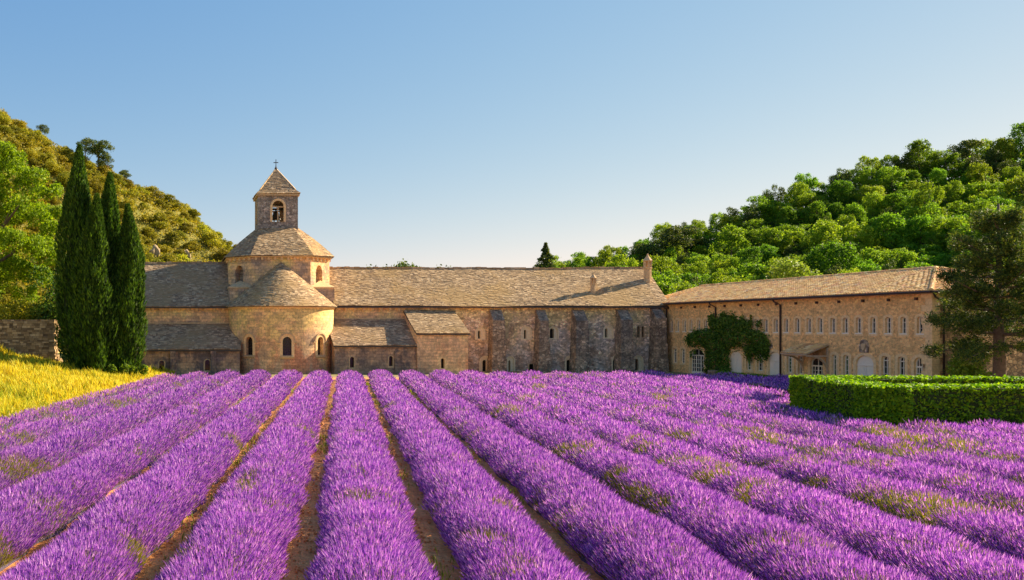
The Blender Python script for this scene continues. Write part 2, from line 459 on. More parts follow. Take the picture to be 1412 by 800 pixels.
def ground_mat(name, stops, scale, bump=0.6):
    m, nt, bs, N, L = new_mat(name)
    geo = node(nt, 'ShaderNodeNewGeometry')
    a = noise_n(nt, geo.outputs['Position'], scale, 8, 0.7)
    b = noise_n(nt, geo.outputs['Position'], scale * 12, 6, 0.7)
    col = ramp(nt, a, stops)
    col = mixc(nt, 0.8, col, ramp(nt, b, [(0.3, (0.5, 0.5, 0.5)), (0.7, (1.4, 1.4, 1.4))]), 'MULTIPLY')
    L.new(col, bs.inputs['Base Color']); bs.inputs['Roughness'].default_value = 0.97
    bp = node(nt, 'ShaderNodeBump'); bp.inputs['Strength'].default_value = bump; bp.inputs['Distance'].default_value = 0.08
    L.new(b, bp.inputs['Height']); L.new(bp.outputs[0], bs.inputs['Normal'])
    return m
M['ground'] = ground_mat('dry_ground', [(0.3, (0.20, 0.15, 0.06)), (0.5, (0.30, 0.23, 0.08)), (0.7, (0.16, 0.16, 0.05))], 0.15)
M['soil'] = ground_mat('red_soil', [(0.3, (0.68, 0.22, 0.06)), (0.5, (0.84, 0.34, 0.10)), (0.7, (0.90, 0.46, 0.16))], 0.8, 1.0)
M['straw_ground'] = ground_mat('straw_ground', [(0.3, (0.38, 0.28, 0.03)), (0.5, (0.52, 0.40, 0.04)), (0.7, (0.34, 0.32, 0.04))], 0.5)
M['hill_l'] = ground_mat('scrub_ground', [(0.3, (0.13, 0.14, 0.015)), (0.5, (0.19, 0.18, 0.022)), (0.7, (0.30, 0.22, 0.05))], 0.2)
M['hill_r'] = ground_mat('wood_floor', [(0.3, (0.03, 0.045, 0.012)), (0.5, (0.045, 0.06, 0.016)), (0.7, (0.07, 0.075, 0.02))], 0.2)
M['mound'] = ground_mat('lavender_foliage', [(0.3, (0.05, 0.035, 0.07)), (0.5, (0.09, 0.06, 0.12)), (0.7, (0.08, 0.085, 0.05))], 1.2)

# ------------------------------------------------------------------ terrain
def grid_mesh(name, xs, ys, zf, mat, kind='structure'):
    Xg, Yg = np.meshgrid(xs, ys)
    Z = zf(Xg, Yg)
    V = np.stack([Xg, Yg, Z], -1).reshape(-1, 3)
    nx, ny = len(xs), len(ys)
    i = (np.arange(ny - 1)[:, None] * nx + np.arange(nx - 1)[None]).ravel()
    Fc = np.stack([i, i + 1, i + nx + 1, i + nx], -1)
    return link(name, np_mesh(name, V, Fc), mat, None, True, kind)

grid_mesh('ground', np.array([-3000, -400, 0, 400, 3000.]), np.array([-1500, -50, 60, 300, 3500.]), lambda x, y: x * 0, M['ground'])

SL = 0.1875                       # the rows drift to the right going away
C_LEFT = -14.4
def field_z(x, y):
    return 0.006 + 0.03 * vnoise(x * 1.7, y * 1.7, 3) + 0.03 * vnoise(x * 5, y * 5, 4)
ys = np.arange(4, 71.2, 0.4)
cs = np.arange(C_LEFT - 0.6, 33, 0.4)
Cg, Yg = np.meshgrid(cs, ys)
Xg = np.minimum(Cg + SL * Yg, 43.0)
V = np.stack([Xg, Yg, field_z(Cg, Yg)], -1).reshape(-1, 3)
i = (np.arange(len(ys) - 1)[:, None] * len(cs) + np.arange(len(cs) - 1)[None]).ravel()
link('field_soil', np_mesh('field_soil', V, np.stack([i, i + 1, i + len(cs) + 1, i + len(cs)], -1)), M['soil'], None, True, 'structure')

def bank_z(x, y):
    c = x - SL * np.minimum(y, 74)
    t = np.maximum(-c - 14.3, 0)
    z = 0.0098 * t * t
    z = np.where(t > 16, 0.0098 * 256 + (t - 16) * 0.2, z)
    return z * np.clip((y - 4) / 20, 0, 1) + 0.02
cs2 = np.concatenate([np.arange(C_LEFT - 40, C_LEFT - 18, 2.0), np.arange(C_LEFT - 18, C_LEFT + 0.1, 0.6)])
ys2 = np.arange(4, 98.1, 1.5)
Cg, Yg = np.meshgrid(cs2, ys2)
Xg = Cg + SL * np.minimum(Yg, 74)
V = np.stack([Xg, Yg, bank_z(Xg, Yg)], -1).reshape(-1, 3)
i = (np.arange(len(ys2) - 1)[:, None] * len(cs2) + np.arange(len(cs2) - 1)[None]).ravel()
link('grass_bank', np_mesh('grass_bank', V, np.stack([i, i + 1, i + len(cs2) + 1, i + len(cs2)], -1)), M['straw_ground'], None, True, 'structure')

def hill_l(x, y):
    zc = np.clip(22.6 - 0.60 * (x - 7.9), 0, 70)
    t = np.clip((y - 99) / 91, 0, 1.0)
    over = np.clip((y - 190) / 60, 0, 1)
    z = zc * (0.25 * t + 0.75 * t ** 1.25) * (1 - 0.3 * over)
    return z + 5.0 * (vnoise(x / 16, y / 16, 8) - 0.5) * t + 1.6 * (vnoise(x / 5, y / 5, 9) - 0.5) * t - 0.4
SKX = np.array([40, 60, 73.7, 89.3, 97.8, 114.8, 134.6, 148.8, 164.6, 200])
SKZ = np.array([4, 9, 12.2, 16.0, 18.8, 24.4, 31.4, 34.0, 36.3, 39])
def hill_r(x, y):
    zc = np.interp(x, SKX, SKZ)
    t = np.clip((y - 94) / 76, 0, 1.0)
    over = np.clip((y - 170) / 60, 0, 1)
    z = zc * (0.35 * t + 0.65 * t ** 1.3) * (1 - 0.3 * over) * np.clip((x - 38) / 14, 0, 1)
    return z + 3.0 * (vnoise(x / 14, y / 14, 18) - 0.5) * t - 0.4
grid_mesh('hill_left', np.arange(-130, 61, 3.0), np.arange(98, 251, 3.0), hill_l, M['hill_l'])
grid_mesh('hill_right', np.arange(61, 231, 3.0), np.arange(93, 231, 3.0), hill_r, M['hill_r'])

# ------------------------------------------------------------------ building helpers
def arch_pts(u0, u1, z0, z1, rise=None, n=8):
    """outline of an arched opening, counter-clockwise; rise = height of the arch (half width when None)"""
    hw = (u1 - u0) / 2
    rise = hw if rise is None else rise
    cu, zs = (u0 + u1) / 2, z1 - rise
    p = [(u0, z0), (u1, z0)]
    for k in range(n + 1):
        t = math.pi * k / n
        p.append((cu + hw * math.cos(t), zs + rise * math.sin(t)))
    return p

def panel(mb, P, outline, holes, depth, nrm, mi=0, rmi=None):
    """flat wall face with real openings: P(u, z) -> Vector; reveals go `depth` inwards (against nrm)"""
    polys = [[Vector((u, z, 0)) for u, z in outline]] + [[Vector((u, z, 0)) for u, z in h] for h in holes]
    flat = [p for pl in polys for p in pl]
    tris = tessellate_polygon(polys)
    mb.add([P(p.x, p.y) for p in flat], [tuple(t) for t in tris], mi)
    d = Vector(nrm) * -depth
    for h in holes:
        n = len(h)
        a = [P(u, z) for u, z in h]
        mb.add(a + [p + d for p in a], [(i, (i + 1) % n, (i + 1) % n + n, i + n) for i in range(n)], mi if rmi is None else rmi)

def ring(mb, P, outer, inner, nrm, proud=0.03, back=0.05, mi=0):
    """moulding between two outlines of equal length, standing proud of the wall"""
    nv = Vector(nrm)
    n = len(outer)
    mu = (min(p[0] for p in inner) + max(p[0] for p in inner)) / 2; mz = (min(p[1] for p in inner) + max(p[1] for p in inner)) / 2
    inner = [(mu + (u - mu) * 0.982, mz + (z - mz) * 0.993) for u, z in inner]
    a = [P(*p) + nv * proud for p in outer]; b = [P(*p) + nv * proud for p in inner]
    c = [P(*p) - nv * back for p in outer]; d = [P(*p) - nv * back for p in inner]
    fs = []
    for i in range(n):
        j = (i + 1) % n
        fs += [(i, j, n + j, n + i), (i, 2 * n + i, 2 * n + j, j), (n + i, n + j, 3 * n + j, 3 * n + i)]
    mb.add(a + b + c + d, fs, mi)

def face(mb, P, outline, off, nrm, mi=0):
    mb.add([P(u, z) + Vector(nrm) * off for u, z in outline], [tuple(range(len(outline)))], mi)

def slates(f, nu_len, v_len, course=0.21, wid=0.34, thick=0.035, jit=0.35, rng=None):
    """overlapping slabs laid in courses. f(u, v): u along the course 0..1, v up the slope 0..1, gives a point; nu_len(v): course length"""
    rng = rng or random
    V, Q = [], []
    nc = max(2, int(v_len / course))
    for k in range(nc):
        v0, v1 = k / nc, min((k + 1.35) / nc, 1.0)
        ln = nu_len((k + 0.5) / nc)
        n = max(1, int(ln / wid))
        cuts = [0.0] + sorted(min(max((i + rng.uniform(-jit, jit)) / n, 0), 1) for i in range(1, n)) + [1.0]
        for i in range(n):
            ua, ub = cuts[i], cuts[i + 1]
            if ub - ua < 1e-5: continue
            dv = rng.uniform(-0.12, 0.1) / nc
            a, b = f(ua, max(v0 + dv, 0) if k else v0), f(ub, max(v0 + dv, 0) if k else v0)
            c, d = f(ub, v1), f(ua, v1)
            nr = (b - a).cross(d - a)
            if nr.length < 1e-9: nr = (b - a).cross(c - a)
            nr.normalize()
            if nr.z < 0: nr = -nr
            t = thick * rng.uniform(0.7, 1.5)
            lo = 0.012 + rng.uniform(0, 0.012)
            g = (b - a) * 0.008
            s = len(V)
            V += [a + g + nr * (t + lo), b - g + nr * (t + lo * rng.uniform(0.6, 1.6)), c + nr * lo, d + nr * lo, a + g - nr * 0.005, b - g - nr * 0.005]
            Q += [(s, s + 1, s + 2, s + 3), (s, s + 4, s + 5, s + 1), (s + 1, s + 5, s + 2, s + 1), (s, s + 3, s + 4, s)]
    me = bpy.data.meshes.new('slates')
    me.from_pydata([tuple(v) for v in V], [], [q if len(set(q)) == 4 else tuple(dict.fromkeys(q)) for q in Q])
    return me

def sag(x, y):
    """old timbers: the roof planes are not quite flat"""
    return 0.13 * (float(vnoise(x / 3.7 + 40, y / 2.9 + 7, 71)) - 0.35) + 0.05 * float(vnoise(x / 1.1 + 40, y / 1.3 + 7, 72))

def quad_f(A, B, C, D):
    """A-B bottom edge, D-C top edge"""
    A, B, C, D = map(Vector, (A, B, C, D))
    def f(u, v):
        p, q = A.lerp(D, v), B.lerp(C, v)
        p = p.lerp(q, u)
        return p + Vector((0, 0, sag(p.x, p.y)))
    return f, (lambda v: (A.lerp(D, v) - B.lerp(C, v)).length), ((A + B) / 2 - (C + D) / 2).length

def roof_quad(parent, A, B, C, D, mat, bed=True, sub=None, **kw):
    f, nl, vl = quad_f(A, B, C, D)
    A, B, C, D = map(Vector, (A, B, C, D))
    r = None
    if bed:
        mb = MB(); mb.prism([A, B, C, D] if (C - D).length > 1e-4 else [A, B, C], (0, 0, -0.12))
        r = mb.build(sub or 'roof', M['slate_bed'], parent)
    link('slates', slates(f, nl, vl, **kw), mat, r or parent, kind='stuff')
    return r

# ------------------------------------------------------------------ the abbey church
YW = 81.3                                   # front plane of transept and dormitory
ZE = 6.05                                   # eaves
XL, XR = -3.9, 45.25
church = empty('abbey_church', (20, 84, 0), 'long medieval stone abbey church with round apse, octagonal drum and square bell tower', 'church')
PW = lambda u, z: Vector((u, YW, z))
NW = (0, -1, 0)
s_ = YW / F
ux = lambda px: (px - X0) * s_
uz = lambda py: EYE + (Y0 - py) * s_

# transept wall, left of the sacristy, behind the low chapels
mb = MB()
mb.box(XL, 20.9, YW, YW + 0.8, -0.3, ZE)
mb.build('transept_wall', M['church'], church)
for x in np.arange(XL + 0.3, 20.6, 0.82):
    if 4.2 < x < 14.4: continue
    mb = MB(); mb.prism([(x, YW + 0.05, ZE - 0.46), (x, YW - 0.05, ZE - 0.46), (x, YW - 0.22, ZE - 0.28), (x, YW - 0.22, ZE - 0.12), (x, YW + 0.05, ZE - 0.12)], (0.22, 0, 0))
    mb.build('corbel', M['dressed'], church)
mb = MB(); mb.box(XL, 20.9, YW - 0.26, YW + 0.02, ZE - 0.12, ZE - 0.002)
mb.build('cornice', M['dressed'], church)

# dormitory wall with its openings: (outer arch, slit) in photo columns and rows
WIN = [  # (px0, px1, ytop, ybot, slit0, slit1, slit_top)
    (656.5, 668, 451.5, 467.5, 659.5, 663, 456), (719.5, 732, 450.5, 467.5, 723, 726.3, 455), (757.5, 769.5, 450.5, 467, 758.5, 764.5, 453),
    (833, 845, 449, 466, 835, 838.5, 453), (662.5, 677.5, 491, 512.5, 665.7, 671.3, 496.5), (698.5, 709, 491.5, 512.5, 701.7, 704.2, 497),
    (780, 791, 491, 512.5, 782, 787.5, 496), (844.5, 856, 490, 512, 846, 851.5, 495.5), (874, 886, 490.5, 511.5, 875.3, 881, 495)]
holes, wins = [], []
for a, b, yt, yb, c, d, st in WIN:
    holes.append(arch_pts(ux(a), ux(b), uz(yb), uz(yt)))
    wins.append((arch_pts(ux(c), ux(d), uz(yb) + 0.03, uz(st)), holes[-1], True))
for c in (880.3, 886.4):
    h = arch_pts(ux(c - 1.7), ux(c + 1.7), uz(465), uz(450))
    holes.append(h); wins.append((None, h, False))
h = [(ux(729.5), uz(512.5)), (ux(741), uz(512.5)), (ux(741), uz(503)), (ux(740), uz(502)), (ux(730.5), uz(502)), (ux(729.5), uz(503))]
holes.append(h); wins.append((None, h, False))
mb = MB()
panel(mb, PW, [(20.9, -0.3), (XR, -0.3), (XR, ZE), (20.9, ZE)], holes, 0.32, NW)
mb.build('dormitory_wall', M['dorm'], church)
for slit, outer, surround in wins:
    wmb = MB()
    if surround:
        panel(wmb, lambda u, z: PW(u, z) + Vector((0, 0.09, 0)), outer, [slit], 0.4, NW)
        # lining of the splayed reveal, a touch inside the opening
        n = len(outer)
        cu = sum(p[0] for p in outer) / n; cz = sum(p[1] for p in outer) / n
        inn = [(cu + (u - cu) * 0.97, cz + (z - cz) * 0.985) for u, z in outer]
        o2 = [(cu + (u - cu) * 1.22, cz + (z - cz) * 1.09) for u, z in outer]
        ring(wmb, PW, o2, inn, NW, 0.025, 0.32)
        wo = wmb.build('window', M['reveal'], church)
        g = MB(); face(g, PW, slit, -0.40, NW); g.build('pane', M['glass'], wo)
    else:
        n = len(outer); cu = sum(p[0] for p in outer) / n; cz = sum(p[1] for p in outer) / n
        o2 = [(cu + (u - cu) * 1.3, cz + (z - cz) * 1.07) for u, z in outer]
        ring(wmb, PW, o2, outer, NW, 0.02, 0.2)
        wo = wmb.build('window', M['dressed_grey'], church)
        g = MB(); face(g, PW, [(cu + (u - cu) * 1.02, cz + (z - cz) * 1.02) for u, z in outer], -0.3, NW); g.build('pane', M['dark'], wo)
# blocked window
mb = MB(); mb.prism([PW(u, z) + Vector((0, 0.01, 0)) for u, z in arch_pts(ux(695), ux(701), uz(467), uz(452))], (0, -0.035, 0))
mb.build('blocked_window', M['dressed_grey'], church)
mb = MB(); mb.box(20.9, XR, YW - 0.24, YW + 0.02, ZE - 0.13, ZE - 0.002)
mb.build('cornice', M['dressed'], church)
mb = MB(); mb.box(XL, XR, 91.2, 91.8, -0.3, ZE)
mb.prism([(XR - 0.02, YW + 0.01, -0.3), (XR - 0.02, 91.2, -0.3), (XR - 0.02, 91.2, ZE), (XR - 0.02, 86.5, 9.7), (XR - 0.02, YW + 0.01, ZE)], (-0.6, 0, 0))
mb.prism([(XL + 0.02, YW + 0.85, -0.3), (XL + 0.02, 91.2, -0.3), (XL + 0.02, 91.2, ZE), (XL + 0.02, 86.5, 10.2), (XL + 0.02, YW + 0.85, ZE)], (0.6, 0, 0))
mb.build('gable_walls', M['church'], church)

# buttresses with weathered tops
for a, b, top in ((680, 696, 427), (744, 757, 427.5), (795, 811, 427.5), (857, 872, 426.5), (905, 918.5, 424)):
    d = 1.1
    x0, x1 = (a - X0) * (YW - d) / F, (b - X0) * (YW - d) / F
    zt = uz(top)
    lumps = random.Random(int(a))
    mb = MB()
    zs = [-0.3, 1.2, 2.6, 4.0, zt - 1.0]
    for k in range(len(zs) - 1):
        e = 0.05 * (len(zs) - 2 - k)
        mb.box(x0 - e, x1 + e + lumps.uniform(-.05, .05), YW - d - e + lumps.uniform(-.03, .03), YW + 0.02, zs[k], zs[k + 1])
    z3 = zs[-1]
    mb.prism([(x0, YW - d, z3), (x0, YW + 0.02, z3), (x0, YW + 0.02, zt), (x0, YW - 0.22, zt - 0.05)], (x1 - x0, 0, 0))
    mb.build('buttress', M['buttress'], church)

# main roofs
RZ_R, RZ_L, YR = 9.92, 10.47, 86.5
ev = YW - 0.42
zb = ZE - 0.02
r = roof_quad(church, (14.2, ev, zb), (XR + 0.25, ev, zb), (XR + 0.9, YR, RZ_R), (14.2, YR, RZ_R), M['slate'], course=0.165, wid=0.25)
r.name = 'roof'
r2 = roof_quad(church, (XL - 0.2, ev, zb - 0.03), (5.0, ev, zb - 0.03), (5.0, YR, RZ_L), (XL - 0.2, YR, RZ_L), M['slate_grey'], course=0.165, wid=0.25)
for A in ((14.2, XR + 0.3, RZ_R), (XL - 0.2, 5.0, RZ_L)):
    mb = MB(); mb.prism([(A[0], YR, A[2]), (A[1], YR, A[2]), (A[1], 92.2, zb), (A[0], 92.2, zb)], (0, 0, -0.12))
    mb.build('back_roof', M['slate_bed'], church)
    mb = MB()
    x = A[0]
    while x < A[1] + (0.3 if A[1] > 20 else 0):
        l = random.uniform(0.35, 0.6)
        zz = sag(x, YR); mb.box(x, x + l - 0.03, YR - 0.2, YR + 0.2, A[2] - 0.08, A[2] + 0.07 + zz + random.uniform(-0.02, 0.06))
        x += l
    mb.build('ridge_stones', M['slate_grey'] if A[0] < 0 else M['slate'], church, kind='stuff')

# chimney lanterns standing on the roof
def lantern(px, Yc, zbase, ztop, rad, name='chimney'):
    c = ((px - X0) * Yc / F, Yc, 0)
    H = ztop - zbase
    mb = MB()
    mb.lathe(c, [(rad * 1.15, zbase - 0.7), (rad * 1.15, zbase + 0.12), (rad, zbase + 0.2), (rad, zbase + H * 0.46), (rad * 1.14, zbase + H * 0.47), (rad * 1.14, zbase + H * 0.51), (rad * 0.5, zbase + H * 0.515)], 8)
    ch = mb.build(name, M['dressed_grey'], church)
    mb = MB()
    for k in range(6):
        t = math.pi / 3 * k + 0.3
        x, y = c[0] + rad * 0.8 * math.cos(t), c[1] + rad * 0.8 * math.sin(t)
        q = rad * 0.2
        mb.box(x - q, x + q, y - q, y + q, zbase + H * 0.5, zbase + H * 0.74)
    mb.build('lantern_pillars', M['dressed_grey'], ch)
    mb = MB()
    mb.lathe(c, [(rad * 1.2, zbase + H * 0.735), (rad * 1.2, zbase + H * 0.765), (rad * 0.75, zbase + H * 0.83), (rad * 0.3, zbase + H * 0.92), (0.07, zbase + H * 0.95), (0.09, zbase + H * 0.975), (0.02, zbase + H)], 8)
    mb.build('lantern_cap', M['dressed_grey'], ch)
lantern(893, 84.4, 8.5, 11.25, 0.36)
lantern(818, 82.8, 7.1, 9.35, 0.26)

# ---- low side chapels (lean-to) with stone roofs
def chapel(x0, x1, yf, ztop, zeave, windows):
    P = lambda u, z: Vector((u, yf, z))
    sc_ = yf / F
    hs = [arch_pts((c - wd / 2 - X0) * sc_, (c + wd / 2 - X0) * sc_, EYE + (Y0 - yb) * sc_, EYE + (Y0 - yt) * sc_) for c, wd, yt, yb in windows]
    mb = MB()
    panel(mb, P, [(x0, -0.3), (x1, -0.3), (x1, zeave), (x0, zeave)], hs, 0.45, NW)
    mb.prism([(x0 + 0.001, yf + 0.004, -0.3), (x0 + 0.001, YW + 0.02, -0.3), (x0 + 0.001, YW + 0.02, ztop - 0.1), (x0 + 0.001, yf + 0.004, zeave - 0.02)], (0.4, 0, 0))
    mb.build('side_chapel', M['chapel'], church)
    for h in hs:
        n = len(h); cu = sum(p[0] for p in h) / n; cz = sum(p[1] for p in h) / n
        wmb = MB(); ring(wmb, P, [(cu + (u - cu) * 1.5, cz + (z - cz) * 1.25) for u, z in h], h, NW, 0.03, 0.3)
        wo = wmb.build('window', M['dressed_grey'], church)
        g = MB(); face(g, P, [(cu + (u - cu) * 1.02, cz + (z - cz) * 1.02) for u, z in h], -0.38, NW); g.build('pane', M['glass'], wo)
    roof_quad(church, (x0 - 0.12, yf - 0.2, zeave + 0.02), (x1 + 0.1, yf - 0.2, zeave + 0.02), (x1 + 0.1, YW - 0.02, ztop), (x0 - 0.12, YW - 0.02, ztop), M['slate_grey'], sub='chapel_roof', course=0.165, wid=0.25)
    mb = MB(); mb.box(x0 - 0.1, x1, YW - 0.16, YW + 0.02, ztop + 0.03, ztop + 0.16); mb.build('ledge', M['dressed_grey'], church)
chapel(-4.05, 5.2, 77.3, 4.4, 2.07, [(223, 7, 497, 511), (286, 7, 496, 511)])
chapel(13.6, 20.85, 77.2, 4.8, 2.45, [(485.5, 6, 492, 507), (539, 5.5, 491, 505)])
for xx in (8.3 - 9.3, 2.6, 18.9):
    mb = MB(); mb.box(xx, xx + 0.5, 77.05, 77.28, -0.3, 2.0); mb.build('pilaster', M['chapel'], church)

# ---- sacristy block under a single slope
ys_, xa, xb = 76.9, 20.85, 25.35
P = lambda u, z: Vector((u, ys_, z))
zs_e = 3.52
sw = [arch_pts((608 - X0) * ys_ / F, (613 - X0) * ys_ / F, EYE + (Y0 - 508) * ys_ / F, EYE + (Y0 - 494) * ys_ / F)]
mb = MB()
panel(mb, P, [(xa, -0.3), (xb, -0.3), (xb, zs_e), (xa, zs_e)], sw, 0.5, NW)
mb.prism([(xa + 0.001, ys_ + 0.004, -0.3), (xa + 0.001, YW, -0.3), (xa + 0.001, YW, ZE - 0.5), (xa + 0.001, ys_ + 0.004, zs_e - 0.03)], (0.5, 0, 0))
mb.prism([(xb - 0.001, ys_ + 0.004, -0.3), (xb - 0.001, YW, -0.3), (xb - 0.001, YW, ZE - 0.5), (xb - 0.001, ys_ + 0.004, zs_e - 0.03)], (-0.5, 0, 0))
mb.build('sacristy', M['sacristy'], church)
h = sw[0]; n = len(h); cu = sum(p[0] for p in h) / n; cz = sum(p[1] for p in h) / n
wmb = MB(); ring(wmb, P, [(cu + (u - cu) * 1.9, cz + (z - cz) * 1.22) for u, z in h], h, NW, 0.02, 0.3)
wo = wmb.build('window', M['dressed'], church)
g = MB(); face(g, P, [(cu + (u - cu) * 1.02, cz + (z - cz) * 1.02) for u, z in h], -0.42, NW); g.build('pane', M['glass'], wo)
roof_quad(church, (xa - 0.12, ys_ - 0.18, zs_e + 0.03), (xb + 0.12, ys_ - 0.18, zs_e + 0.03), (xb + 0.12, YW - 0.02, ZE - 0.42), (xa - 0.12, YW - 0.02, ZE - 0.42), M['slate'], sub='sacristy_roof', course=0.165, wid=0.25)

# ---- apse: half cylinder with three round-headed windows
AX, AY, AR = 9.3, 81.3, 4.85
def cyl_mesh(rad, zt, n=72):
    bm = bmesh.new()
    top, bot = [], []
    for k in range(n + 1):
        t = -R(96) + R(192) * k / n
        x, y = AX + rad * math.sin(t), AY - rad * math.cos(t)
        bot.append(bm.verts.new((x, y, -0.3))); top.append(bm.verts.new((x, y, zt)))
    for k in range(n):
        bm.faces.new((bot[k], bot[k + 1], top[k + 1], top[k]))
    bm.faces.new((bot[n], bot[0], top[0], top[n]))
    bm.faces.new(top); bm.faces.new(bot[::-1])
    bmesh.ops.recalc_face_normals(bm, faces=bm.faces)
    me = bpy.data.meshes.new('apse'); bm.to_mesh(me); bm.free()
    return me
ao = bpy.data.objects.new('apse_solid', cyl_mesh(AR, 6.0))
sc.collection.objects.link(ao)
A_ANG = [-R(42), 0.0, R(40)]
A_W, A_Z0, A_Z1 = 0.80, 1.62, 3.28
cut = MB()
def frame_at(t):
    n = Vector((math.sin(t), -math.cos(t), 0)); e = Vector((math.cos(t), math.sin(t), 0))
    c = Vector((AX, AY, 0)) + n * AR
    return (lambda u, z, off=0.0: c + e * u + Vector((0, 0, z)) + n * off), n
for t in A_ANG:
    P, n = frame_at(t)
    cut.prism([P(u, z, 0.6) for u, z in arch_pts(-A_W / 2, A_W / 2, A_Z0, A_Z1)], -n * 1.15)
co = cut.build('cutter', M['dark'])
md = ao.modifiers.new('b', 'BOOLEAN'); md.operation = 'DIFFERENCE'; md.object = co; md.solver = 'EXACT'
dg = bpy.context.evaluated_depsgraph_get()
ame = bpy.data.meshes.new_from_object(ao.evaluated_get(dg))
ame.materials.clear()
bpy.data.objects.remove(ao); bpy.data.objects.remove(co)
link('apse', ame, M['apse'], church)
for t in A_ANG:
    P, n = frame_at(t)
    wmb = MB()
    # surround blocks, hood mould on the arch, sloping sill
    zs2 = A_Z1 - A_W / 2
    N_ = 14
    def arc(r0, r1, p0, p1, a0=0.0, a1=math.pi):
        for k in range(N_):
            ta, tb = a0 + (a1 - a0) * k / N_, a0 + (a1 - a0) * (k + 1) / N_
            q = [(r0 * math.cos(ta), zs2 + r0 * math.sin(ta)), (r1 * math.cos(ta), zs2 + r1 * math.sin(ta)), (r1 * math.cos(tb), zs2 + r1 * math.sin(tb)), (r0 * math.cos(tb), zs2 + r0 * math.sin(tb))]
            back = [P(u, z, p0 - 0.02 - 0.5 * u * u / AR) for u, z in q]; front = [P(u, z, p1 - 0.5 * u * u / AR) for u, z in q]
            wmb.add(back + front, [(4, 5, 6, 7), (0, 1, 5, 4), (1, 2, 6, 5), (2, 3, 7, 6), (3, 0, 4, 7)])
    arc(A_W / 2 - 0.005, A_W / 2 + 0.24, -0.06, 0.03)
    for sgn in (-1, 1):
        a, b = sgn * (A_W / 2 - 0.004), sgn * (A_W / 2 + 0.24)
        q = [(a, A_Z0), (b, A_Z0), (b, zs2), (a, zs2)]
        back = [P(u, z, -0.1) for u, z in q]; front = [P(u, z, 0.03 - 0.5 * u * u / AR) for u, z in q]
        wmb.add(back + front, [(4, 5, 6, 7), (0, 1, 5, 4), (1, 2, 6, 5), (2, 3, 7, 6), (3, 0, 4, 7)])
    wo = wmb.build('window', M['dressed'], church)
    wmb = MB(); arc(A_W / 2 + 0.24, A_W / 2 + 0.36, -0.1, 0.12)
    for sgn in (-1, 1):
        u = sgn * (A_W / 2 + 0.33)
        q = [(u - 0.14, zs2 - 0.14), (u + 0.14, zs2 - 0.14), (u + 0.14, zs2 + 0.01), (u - 0.14, zs2 + 0.01)]
        wmb.add([P(a, z, -0.12) for a, z in q] + [P(a, z, 0.10 - 0.5 * a * a / AR) for a, z in q], [(4, 5, 6, 7), (0, 1, 5, 4), (1, 2, 6, 5), (2, 3, 7, 6), (3, 0, 4, 7)])
    wmb.build('hood_mould', M['dressed_grey'], wo)
    wmb = MB()
    wmb.prism([P(-0.62, A_Z0 - 0.26, -0.2), P(-0.62, A_Z0 - 0.26, 0.0), P(-0.62, A_Z0 - 0.16, 0.1), P(-0.62, A_Z0 - 0.04, 0.1), P(-0.62, A_Z0 + 0.03, -0.2)], P(0.62, 0, 0) - P(-0.62, 0, 0))
    wmb.build('sill', M['dressed_grey'], wo)
    g = MB(); g.add([P(u, z, -0.42) for u, z in arch_pts(-A_W / 2, A_W / 2, A_Z0, A_Z1)], [tuple(range(11))]); g.build('pane', M['glass'], wo)
    g = MB()
    for u in (-0.2, 0.0, 0.2):
        g.add(*(lambda q: (q, [(0, 1, 2, 3)]))([P(u - 0.012, A_Z0, -0.40), P(u + 0.012, A_Z0, -0.40), P(u + 0.012, A_Z1 - 0.1, -0.40), P(u - 0.012, A_Z1 - 0.1, -0.40)]))
    for k in range(6):
        z = A_Z0 + 0.2 + 0.24 * k
        g.add([P(-A_W / 2, z - 0.012, -0.398), P(A_W / 2, z - 0.012, -0.398), P(A_W / 2, z + 0.012, -0.398), P(-A_W / 2, z + 0.012, -0.398)], [(0, 1, 2, 3)])
    g.build('window_grille', M['iron'], wo)
mb = MB()
for k in range(48):
    ta, tb = -R(95) + R(190) * k / 48, -R(95) + R(190) * (k + 1) / 48
    def pt(t, r, z): return (AX + r * math.sin(t), AY - r * math.cos(t), z)
    mb.add([pt(ta, AR - .05, 5.78), pt(tb, AR - .05, 5.78), pt(tb, AR - .05, 5.99), pt(ta, AR - .05, 5.99), pt(ta, AR + .12, 5.82), pt(tb, AR + .12, 5.82), pt(tb, AR + .2, 5.99), pt(ta, AR + .2, 5.99)],
           [(0, 1, 5, 4), (4, 5, 6, 7), (7, 6, 2, 3)])
mb.build('cornice', M['dressed'], church)
AP = Vector((AX + 0.05, 81.5, 10.2))
ER = AR + 0.32
def cone_f(u, v):
    t = -R(97) + R(194) * u
    p = Vector((AX + ER * math.sin(t), AY - ER * math.cos(t), 5.97))
    return p.lerp(AP, v * 0.992)
mb = MB()
pts = [cone_f(k / 40, 0) for k in range(41)]
mb.add([p - Vector((0, 0, 0.04)) for p in pts] + [AP - Vector((0, 0, 0.03))], [(k, k + 1, 41) for k in range(40)])
mb.add([p - Vector((0, 0, 0.04)) for p in pts], [tuple(range(41))])
ar = mb.build('apse_roof', M['slate_bed'], church)
link('slates', slates(cone_f, lambda v: R(194) * ER * (1 - v), 6.5, course=0.165, wid=0.25), M['slate'], ar, kind='stuff')

